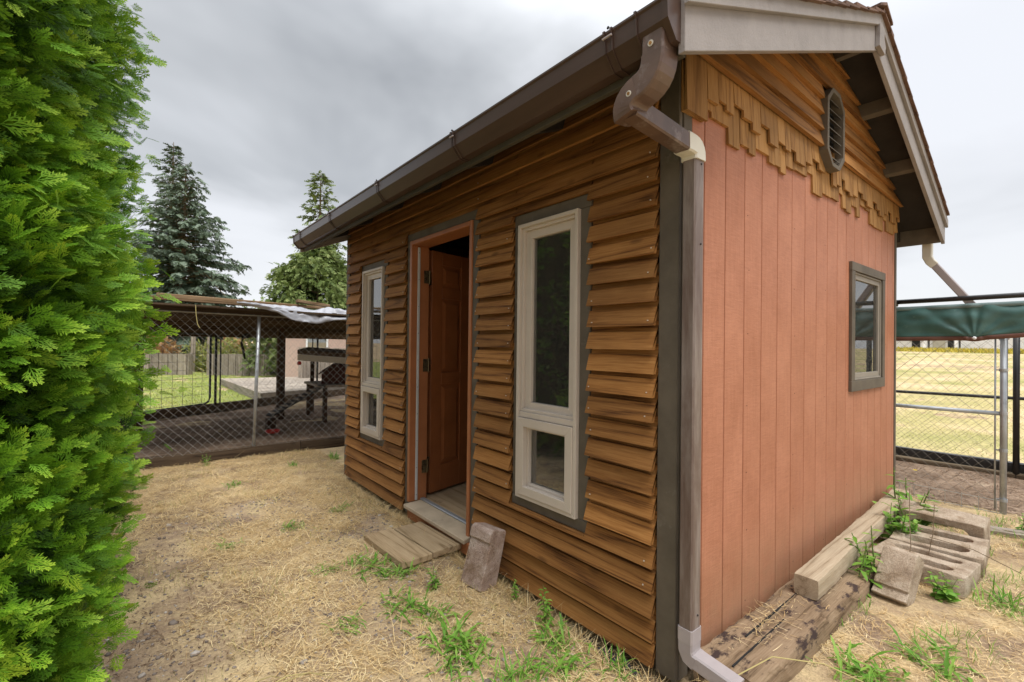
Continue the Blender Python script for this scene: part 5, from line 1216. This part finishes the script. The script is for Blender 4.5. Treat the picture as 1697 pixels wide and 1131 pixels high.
# black wire gate and inner fence at the back of the run
gf = empty('wire_gate', 'black tubular wire gate at the back of the run', 'gate', (-0.9, 8.9, 0))
def bp(x, z, d=0.0): return (x, back(x)-d, z)
MB().tube([bp(-2.2, 1.45), bp(-0.66, 1.45)], 0.014, 8).build('frame', M['black'], gf, smooth=True)
MB().tube([bp(-0.57, 1.45), bp(-0.57, 0.28), bp(-0.59, 0.21), bp(-0.66, 0.17), bp(-2.2, 0.13)], 0.019, 8).build('frame', M['black'], gf, smooth=True)
mb = MB()
for i in range(11): mb.tube([bp(-2.2+i*0.15, 0.15), bp(-2.2+i*0.15, 1.45)], 0.003, 4)
for i in range(9): mb.tube([bp(-2.2, 0.2+i*0.15), bp(-0.57, 0.2+i*0.15)], 0.003, 4)
mb.build('wire_grid', M['darkwire'], gf)['kind'] = 'stuff'
bf = empty('back_fence', 'dark timber and thin black posts closing the back of the run', 'fence', (0.8, 9.9, 0))
for x in (-0.48, -0.40, 1.55, 1.68):
    MB().tube([bp(x, 0.0, 0.02), bp(x, 1.42, 0.02)], 0.022 if x in (-0.48, 1.68) else 0.012, 8).build('post', M['black'], bf, smooth=True)
for i in range(2):
    x0, x1 = (-2.4, 0.6) if i == 0 else (0.62, 3.0)
    rough_beam('base_timber', bp(x0, 0.0, 0.0), (1, 0.53, 0), (x1-x0)*1.12, 0.10, 0.16, M['darkwood_x'], bf, seed=11+i)
d_ = Vector((1, 0.53, 0)).normalized()
chain_link((-0.45, back(-0.45), 0), d_, 3.6, 0.15, 1.42, 0.0016, M['darkwire'], bf, step=0.05)
# low soil bank / branch inside
o = MB().tube([(-0.14, 8.2, 1.42), (-0.22, 8.1, 1.40), (-0.25, 8.08, 1.30), (-0.22, 8.08, 1.18), (-0.19, 8.08, 1.02)], [0.05, 0.035, 0.02, 0.022, 0.012], 8).build('hanging_branch', M['blackvoid'], None, smooth=True); tag(o, 'dark gnarled branch hanging under the run roof beam', 'branch')
o = MB().tube([(-3.5, 22, 1.83), (6, 19, 1.78)], 0.012, 5).build('teal_line', M['teal'], None); tag(o, 'thin teal line strung across behind the run', 'line')
for i, (x, y, lb) in enumerate([(0.28, 22.8, 'grey wooden pole behind the gap left of the gate'), (0.80, 22.3, 'grey wooden pole just behind the gate frame'), (2.9, 22.6, 'grey wooden pole among the bushes')]):
    o = MB().tube([(x, y, 0), (x+0.02, y, 2.1)], 0.09, 8).build('wooden_pole', M['greywood'], None); tag(o, lb, 'pole', 'poles behind the planters')
cx, cy, r_, h_ = ROUND_CEDAR
g = np.random.default_rng(77); root = empty('cedar_tree', 'rounded yellow green cedar rising behind the shed eave', 'tree', (cx, cy, 0))
MB().tube([(cx, cy, 0), (cx+.05, cy, h_*0.8)], [0.16, 0.03], 8).build('trunk', M['bark'], root)
nc = 520; th = g.uniform(0, 6.28, nc); zz = g.uniform(0.05, 1.0, nc); pr = np.interp(zz, [0, .2, .5, .8, 1], [.92, 1.0, .92, .55, .05])*r_*g.uniform(.6, 1.08, nc)
CC = np.stack([cx+np.cos(th)*pr, cy+np.sin(th)*pr, zz*h_], 1); n = nc*26; ci = np.repeat(np.arange(nc), 26)
P = CC[ci]+g.normal(0, 1, (n, 3))*np.array([[.17, .17, .13]]); D = np.stack([np.cos(th), np.sin(th), np.full(nc, -0.5)], 1)[ci]+g.normal(0, .55, (n, 3)); D, S_, _n = basis(D, np.array([[0, 0, 1.]])+g.normal(0, .6, (n, 3)))
V, F, tn_ = instance_quads(TT, TTt, P, D, S_, g.uniform(.13, .30, n), g.uniform(0, .5, n), 0.5+g.normal(0, .12, nc)[ci]+g.normal(0, .1, n))
arr_mesh('crown', V, F, M['cedartree'], tn_, parent=root)
mb = MB()
for i in range(16):
    a = i*2.4; z = h_*(0.1+0.045*i); mb.tube([(cx, cy, z), (cx+math.cos(a)*r_*.6, cy+math.sin(a)*r_*.6, z+0.3)], [0.05, 0.015], 5, cap=False)
mb.build('limbs', M['bark'], root)['kind'] = 'stuff'
# planters of upright boards
def planter(x0, y0, x1, y1, h_, n, label):
    root = empty('raised_planter', label, 'planter', (x0, y0, 0), 'grey raised planters on the lawn'); A = Vector((x0, y0, 0)); B = Vector((x1, y1, 0)); u = (B-A).normalized(); s = Vector((-u.y, u.x, 0)); w = (B-A).length/n
    for i in range(n):
        hh = h_+rnd.uniform(-0.015, 0.015); T = Matrix.Translation(A+u*(w*i)) @ Matrix.Rotation(math.atan2(u.y, u.x), 4, 'Z')
        MB().box(0.012, w-0.012, rnd.uniform(-0.01, 0.01), 0.05, -0.2, hh, T).build('board', M['greywood'], root, 0.004)
    T = Matrix.Translation(A) @ Matrix.Rotation(math.atan2(u.y, u.x), 4, 'Z'); l = w*n
    MB().box(0, l, 0.055, 0.065, -0.2, h_-0.03, T).build('gap_backing', M['blackvoid'], root)  # flat black sheet directly behind the boards, seen through their gaps
    for i in range(2): MB().box(l+0.001, l+0.051, 0.05+i*0.15, 0.19+i*0.15, -0.2, h_, T).build('end_board', M['greywood'], root, 0.004)
    MB().box(0.0, l, 0.066, 0.35, -0.2, h_-0.08, T).build('soil', M['pensoil'], root)
planter(-2.6, 22.4, -0.08, 20.85, 0.82, 9, 'left grey planter of upright boards')
planter(0.52, 20.35, 2.25, 18.95, 0.82, 8, 'right grey planter of upright boards behind the deck')
# deck platform
dk = empty('wooden_deck', 'low weathered wooden deck platform on the lawn', 'deck', (1.2, 12, 0))
A = Vector((0.48, 9.95+0.3, 0)); B = Vector((0.38, 15.3, 0)); C_ = Vector((1.98, 14.4, 0)); D_ = Vector((2.6, 10.6, 0))
q0, q1, q2, q3 = Vector((0.48, 10.3, 0)), Vector((2.7, 10.9, 0)), Vector((3.0, 15.0, 0)), Vector((0.36, 15.4, 0))
nb = 22
for i in range(nb):
    a, b_ = q0.lerp(q3, i/nb), q1.lerp(q2, i/nb); c, d = q0.lerp(q3, (i+0.93)/nb), q1.lerp(q2, (i+0.93)/nb)
    MB().hexa([a+Vector((0, 0, .165)), b_+Vector((0, 0, .165)), d+Vector((0, 0, .165)), c+Vector((0, 0, .165)), a+Vector((0, 0, .20)), b_+Vector((0, 0, .20)), d+Vector((0, 0, .20)), c+Vector((0, 0, .20))]).build('plank', M['greywood_x'], dk)
for a, b_ in ((q0, q1), (q3, q0)):
    u = (b_-a).normalized(); s = Vector((-u.y, u.x, 0))*0.04
    MB().hexa([a, b_, b_+s, a+s, a+Vector((0, 0, .164)), b_+Vector((0, 0, .164)), b_+s+Vector((0, 0, .164)), a+s+Vector((0, 0, .164))]).build('rim_board', M['greywood_x'], dk)
# house and plank fence behind
hs_ = empty('pink_house', 'pale pink house wall with a window behind the run', 'house', (4, 16, 0))
MB().hexa([(2.45, 16.9, 0), (9, 13.4, 0), (10.5, 16.4, 0), (3.9, 19.9, 0), (2.45, 16.9, 2.15), (9, 13.4, 2.15), (10.5, 16.4, 2.15), (3.9, 19.9, 2.15)]).build('wall', M['pink'], hs_)
u = Vector((6.55, -3.5, 0)).normalized(); nrm_ = Vector((-u.y, u.x, 0))*-1
if nrm_.y > 0: nrm_ = -nrm_
for k_, (a, wd) in enumerate(((0.75, 0.75), (2.2, 0.9))):
    p = Vector((2.45, 16.9, 1.05))+u*a; fw = MB()
    T = Matrix.Translation(p) @ Matrix.Rotation(math.atan2(u.y, u.x), 4, 'Z')
    f_ = MB().box(0, wd, -0.06, 0.0, 0, 0.06, T).box(0, wd, -0.06, 0, 0.94, 1.0, T).box(0, 0.06, -0.06, 0, 0.061, 0.939, T).box(wd-0.06, wd, -0.06, 0, 0.061, 0.939, T).build('window', M['white'], hs_)
    MB().box(0.06, wd-0.06, -0.03, -0.02, 0.06, 0.94, T).build('pane', M['glass'], f_); MB().box(0.06, wd-0.06, -0.012, -0.004, 0.06, 0.94, T).build('curtain', M['teal'] if k_ else M['beige'], f_)
MB().hexa([(2.3, 16.7, 2.15), (9.2, 12.9, 2.15), (10.8, 16.6, 2.15), (3.9, 20.3, 2.15), (2.3, 16.7, 2.25), (9.2, 12.9, 2.25), (10.8, 16.6, 2.45), (3.9, 20.3, 2.45)]).build('roof', M['greyroof'], hs_)
pf = empty('plank_fence', 'grey upright plank fence and gate beside the pink house', 'fence', (2.6, 14, 0))
a0 = Vector((2.35, 14.6, 0)); u = Vector((0.38, -0.92, 0)).normalized()
u = (Vector((4.2, 12.6, 0))-a0).normalized()
for i in range(16):
    T = Matrix.Translation(a0+u*(i*0.15)) @ Matrix.Rotation(math.atan2(u.y, u.x), 4, 'Z'); MB().box(0.004, 0.144, 0, 0.025, 0.0, 1.15+rnd.uniform(-.02, .02), T).build('plank', M['greywood'], pf, 0.002)
T = Matrix.Translation(a0) @ Matrix.Rotation(math.atan2(u.y, u.x), 4, 'Z')
MB().box(0, 2.4, 0.026, 0.06, 0.25, 0.34, T).box(0, 2.4, 0.026, 0.06, 0.9, 0.99, T).build('rail', M['greywood'], pf)
o = MB().tube([(0.9, 8.9, 0.90), (0.9, 8.915, 0.90)], 0.045, 6).build('red_reflector', M['red'], None); tag(o, 'small red disc hanging on the back wires of the run', 'reflector')
# coop, shelf roof, ramp, feeder
cp = empty('chicken_coop', 'dark red gabled chicken coop under a white edged slab roof', 'coop', (1.2, 7.2, 0))
MB().hexa([(0.36, 6.95, 1.13), (1.7, 6.15, 1.02), (2.2, 7.6, 1.06), (0.9, 8.3, 1.16), (0.36, 6.95, 1.20), (1.7, 6.15, 1.09), (2.2, 7.6, 1.13), (0.9, 8.3, 1.23)]).build('slab_roof', M['darkwood_x'], cp, 0.004)
MB().hexa([(0.36, 6.94, 1.03), (1.7, 6.14, 0.92), (1.72, 6.18, 0.92), (0.40, 6.98, 1.03), (0.36, 6.94, 1.125), (1.7, 6.14, 1.015), (1.72, 6.18, 1.015), (0.40, 6.98, 1.125)]).build('slab_edge', M['beige'], cp)
MB().loft([[(0.80, 7.15, 0.62), (1.28, 6.95, 0.62), (1.28, 6.95, 0.80), (1.04, 7.05, 0.97), (0.80, 7.15, 0.80)], [(1.10, 7.95, 0.62), (1.58, 7.75, 0.62), (1.58, 7.75, 0.80), (1.34, 7.85, 0.97), (1.10, 7.95, 0.80)]]).build('house_box', M['coopred'], cp, 0.003)
for s in (0, 1):
    a = (0.74, 7.15, 0.775) if s == 0 else (1.34, 6.92, 0.775)
    MB().hexa([(a[0], a[1]-0.03, a[2]), (1.04, 7.02, 0.985), (1.36, 7.90, 0.985), (a[0]+0.32, a[1]+0.85, a[2]), (a[0], a[1]-0.03, a[2]+0.02), (1.04, 7.02, 1.005), (1.36, 7.90, 1.005), (a[0]+0.32, a[1]+0.85, a[2]+0.02)]).build('coop_roof', M['coopred'], cp)
MB().box(0.74, 1.62, 6.90, 7.95, 0.57, 0.61).build('platform', M['greywood_x'], cp, 0.003)
for (x, y) in ((0.80, 6.95), (1.55, 6.95), (0.80, 7.88), (1.55, 7.88)): MB().box(x-0.03, x+0.03, y-0.03, y+0.03, 0, 0.569).build('leg', M['darkwood'], cp)
for (x, y) in ((1.60, 6.40), (2.05, 7.5), (0.95, 8.2)): MB().box(x-0.03, x+0.03, y-0.03, y+0.03, 0, 1.01).build('post', M['darkwood'], cp)
rp_ = empty('chicken_ramp', 'slanting dark ramp with cleats up to the coop', 'ramp', (0.3, 6.8, 0))
A = Vector((-0.08, 6.72, 0.20)); B = Vector((0.76, 6.95, 0.60)); u = (B-A); l = u.length; q = u.to_track_quat('X', 'Z').to_matrix().to_4x4(); T = Matrix.Translation(A) @ q
MB().box(0, l, -0.09, 0.09, 0, 0.025, T).build('plank', M['black'], rp_)
for i in range(9): MB().box(0.05+i*l/9.4, 0.075+i*l/9.4, -0.085, 0.085, 0.0255, 0.042, T).build('cleat', M['greywood'], rp_)
MB().box(-0.12, 0.0, 6.65, 6.80, 0, 0.17).build('foot', M['darkwood'], rp_, 0.004)
mb = MB(); mb.loft([[(-0.10+math.cos(t)*r_, 6.40+math.sin(t)*r_, z) for t in [k_*math.pi/8 for k_ in range(16)]] for r_, z in ((0.08, 0.01), (0.10, 0.045), (0.085, 0.045), (0.07, 0.02))])
o = mb.build('feeder_dish', M['red'], None, smooth=False); tag(o, 'red plastic feeder dish on the run floor by the ramp', 'dish')

# ================================================================== right hand run
RXF = 3.79
rfn = empty('chain_link_fence', 'galvanised chain link panel with post and rail right of the shed', 'fence', (RXF, -0.3, 0))
u = Vector((0, -1, 0))
chain_link((RXF, 0.75, 0), u, 1.31, 0.06, 1.47, 0.0017, M['darkwire'], rfn, step=0.040)
MB().tube([(RXF, -0.592, -0.05), (RXF, -0.592, 1.50)], 0.021, 14).build('post', M['galv'], rfn, smooth=True)
MB().tube([(RXF, 0.8, 0.80), (RXF, -0.58, 0.808)], 0.017, 12).build('rail', M['galv'], rfn, smooth=True)
MB().tube([(RXF, -0.545, 0.03), (RXF, -0.545, 1.45)], 0.006, 8).build('tension_bar', M['galv'], rfn, smooth=True)
for z in (0.10, 0.50, 0.80, 1.15): MB().tube([(RXF, -0.592, z), (RXF, -0.592, z+0.022)], 0.026, 14).box(RXF-0.004, RXF+0.004, -0.59, -0.54, z+0.006, z+0.016).build('band', M['galv'], rfn)
mb = MB()
for z in (0.005, 0.105): mb.tube([(RXF-0.02, 0.7, z+0.01), (RXF-0.02, -0.59, z)], 0.0025, 5)
for i in range(13): mb.tube([(RXF-0.02, 0.68-i*0.103, -0.02), (RXF-0.02, 0.68-i*0.103, 0.118)], 0.0025, 5)
mb.build('welded_wire', M['wire'], rfn)['kind'] = 'stuff'
# green tarp with brown hem, tied down to a point
M['greentarp'] = painted('dark_green_tarp', (0.055, 0.135, 0.122), 0.45, 0.2, bumps=0.3, scale=30, spec=0.5, wear=((0.10, 0.19, 0.175), 14, 0.60, 0.10))
M['hem'] = painted('brown_tarp_hem', (0.15, 0.07, 0.05), 0.4, 0.15, bumps=0.1)
M['hemtop'] = painted('pale_green_tarp_fold', (0.17, 0.24, 0.24), 0.45, 0.1, bumps=0.1)
TY, TZ = -0.43, 1.442
def ft(u, v, zt=1.705, zb_=1.432, xo=0.0):
    y = 0.75-u*2.4; rise = max(0, -0.45-y)*0.10; z = zt+(zb_-zt)*v + rise*v*0.8 + 0.012*max(0, -y)
    a = math.atan2(y-TY, (z-TZ)+0.03); d = math.hypot(y-TY, z-TZ)
    pl = 0.006*math.sin(a*13+1.5*noise.noise(Vector((a*2, 0, 0))))*math.exp(-d*3.0)*(0.35+min(1, d*6)) + 0.012*noise.noise(Vector((y*6, z*14, 0)))
    x = RXF-0.030-0.025*math.sin(math.pi*v)*0.6-pl*1.3 - 0.02*v
    if v > 0.8: z += 0.035*math.exp(-((y-TY)/0.05)**2)*-0.25*v
    return (x-xo, y, z)
gt = empty('green_tarp', 'dark green tarp with brown hem hung below the black pipe', 'tarp', (RXF, -0.3, 1.4))
def cpart(name, fu, nu, nv, mt, parent):
    o = cloth(name, fu, nu, nv, mt); o.parent = parent; o.matrix_parent_inverse = Matrix.Translation(-Vector(parent.location)); return o
cpart('sheet', lambda u, v: ft(u, v), 260, 22, M['greentarp'], gt)
cpart('hem', lambda u, v: (lambda p: (p[0]-0.003, p[1], p[2]-0.036*v))(ft(u, 1.0)), 260, 2, M['hem'], gt)
cpart('top_fold', lambda u, v: (lambda p: (p[0]-0.006-0.004*v, p[1], p[2]-0.035*v))(ft(u, 0.0)), 260, 2, M['hemtop'], gt)
mb = MB(); rings = []
for i in range(1, 6): rings.append([(RXF-0.075+0.014*math.cos(math.pi*i/6), TY+0.014*math.sin(math.pi*i/6)*math.cos(t), TZ-0.022+0.014*math.sin(math.pi*i/6)*math.sin(t)) for t in [k_*math.pi/5 for k_ in range(10)]])
mb.loft(rings).build('ball_tie', M['white'], gt, smooth=True)
rp2 = empty('black_pipe_frame', 'black pipe frame of the run above and behind the green tarp', 'frame', (4.5, -0.3, 0))
MB().tube([(RXF, 0.9, 1.745), (RXF, -1.9, 1.775)], 0.021, 12).build('top_pipe', M['black'], rp2, smooth=True)
MB().tube([(RXF, 0.085, 1.743), (RXF, 0.125, 1.743)], 0.031, 12).build('coupling', M['black'], rp2, smooth=True)
BX = 5.4
MB().tube([(BX, 2.0, 0.80), (BX, -2.2, 0.845)], 0.017, 10).build('rail', M['black'], rp2, smooth=True)
MB().tube([(BX, 2.0, 1.78), (BX, -2.2, 1.80)], 0.02, 10).build('rail', M['black'], rp2, smooth=True)
for y, r_ in ((-0.485, 0.010), (-0.555, 0.026), (-0.665, 0.028), (1.6, 0.026)):
    MB().tube([(BX, y, -0.02), (BX, y, 1.78)], r_, 12).build('post', M['black'], rp2, smooth=True)
for z in (0.25, 0.8, 1.15): MB().tube([(BX, -0.665, z), (BX, -0.665, z+0.03)], 0.033, 12).build('band', M['black'], rp2)
for i, x in enumerate((4.6,)): MB().tube([(x, 0.9, 1.70), (x, -1.9, 1.74)], 0.015, 8).build('crossbar', M['black'], rp2)
bw = empty('far_run_fence', 'dark base timbers and wire at the back of the right run', 'fence', (BX, 0, 0))
rough_beam('base_timber', (BX+0.02, 2.2, 0.0), (0, -1, 0), 4.6, 0.09, 0.055, M['timber_y'], bw, seed=21)
rough_beam('base_timber', (BX+0.10, 2.2, -0.01), (0.0, -1, 0), 4.6, 0.08, 0.16, M['black'], bw, seed=22)
chain_link((BX, 2.0, 0), (0, -1, 0), 4.0, 0.15, 1.75, 0.0016, M['darkwire'], bw, step=0.055)
# far barns over the field
def barn(x, y0, y1, z1, name, label, parts):
    root = empty(name, label, 'barn', (x, (y0+y1)/2, 0.9)); zb = 0.7
    MB().box(x, x+12, y1, y0, zb, z1).build('wall', M['white'], root)
    MB().hexa([(x-0.5, y1-0.3, z1), (x+12, y1-0.3, z1), (x+12, y0+0.3, z1), (x-0.5, y0+0.3, z1), (x+5, y1-0.3, z1+1.8), (x+6, y1-0.3, z1+1.8), (x+6, y0+0.3, z1+1.8), (x+5, y0+0.3, z1+1.8)]).build('roof', M['greyroof'], root)
    for nm, a, b_, za, zb2, mt in parts: MB().box(x-0.12, x-0.02, b_, a, za, zb2).build(nm, mt, root)
barn(76, 26, 12.2, 3.0, 'barn', 'long low white barn with a grey roof at the left of the field', [('opening', 13.3, 12.5, 0.8, 2.8, M['blackvoid'])])
barn(78.5, 12.0, 9.6, 3.7, 'barn', 'white shed with a beige garage door between the barns', [('garage_door', 11.7, 10.5, 0.8, 2.75, M['beige']), ('opening', 10.25, 9.7, 0.8, 2.6, M['blackvoid'])])
barn(81, 9.4, -12, 5.6, 'barn', 'tall white barn on the right side of the field', [('corner_strip', 4.7, 4.5, 0.8, 5.5, M['pink']), ('door', -1.5, -3.5, 1.0, 3.2, M['beige'])])
# yellow weeds strip in front of the barns
X = GR.uniform(62, 74, 9000); Y = GR.uniform(-14, 26, 9000)
blades('yellow_weed_strip', X, Y, lambda n: GR.uniform(0.2, 0.5, n), lambda n: GR.uniform(0.05, 0.12, n), lambda n: GR.uniform(0.8, 1.5, n), foliage('yellow_flowering_weeds', [(0.30, 0.28, 0.04), (0.50, 0.40, 0.05), (0.60, 0.46, 0.07)], trans=0.2), GR.uniform(0, 1, 9000), 'strip of yellow weeds in front of the barns')
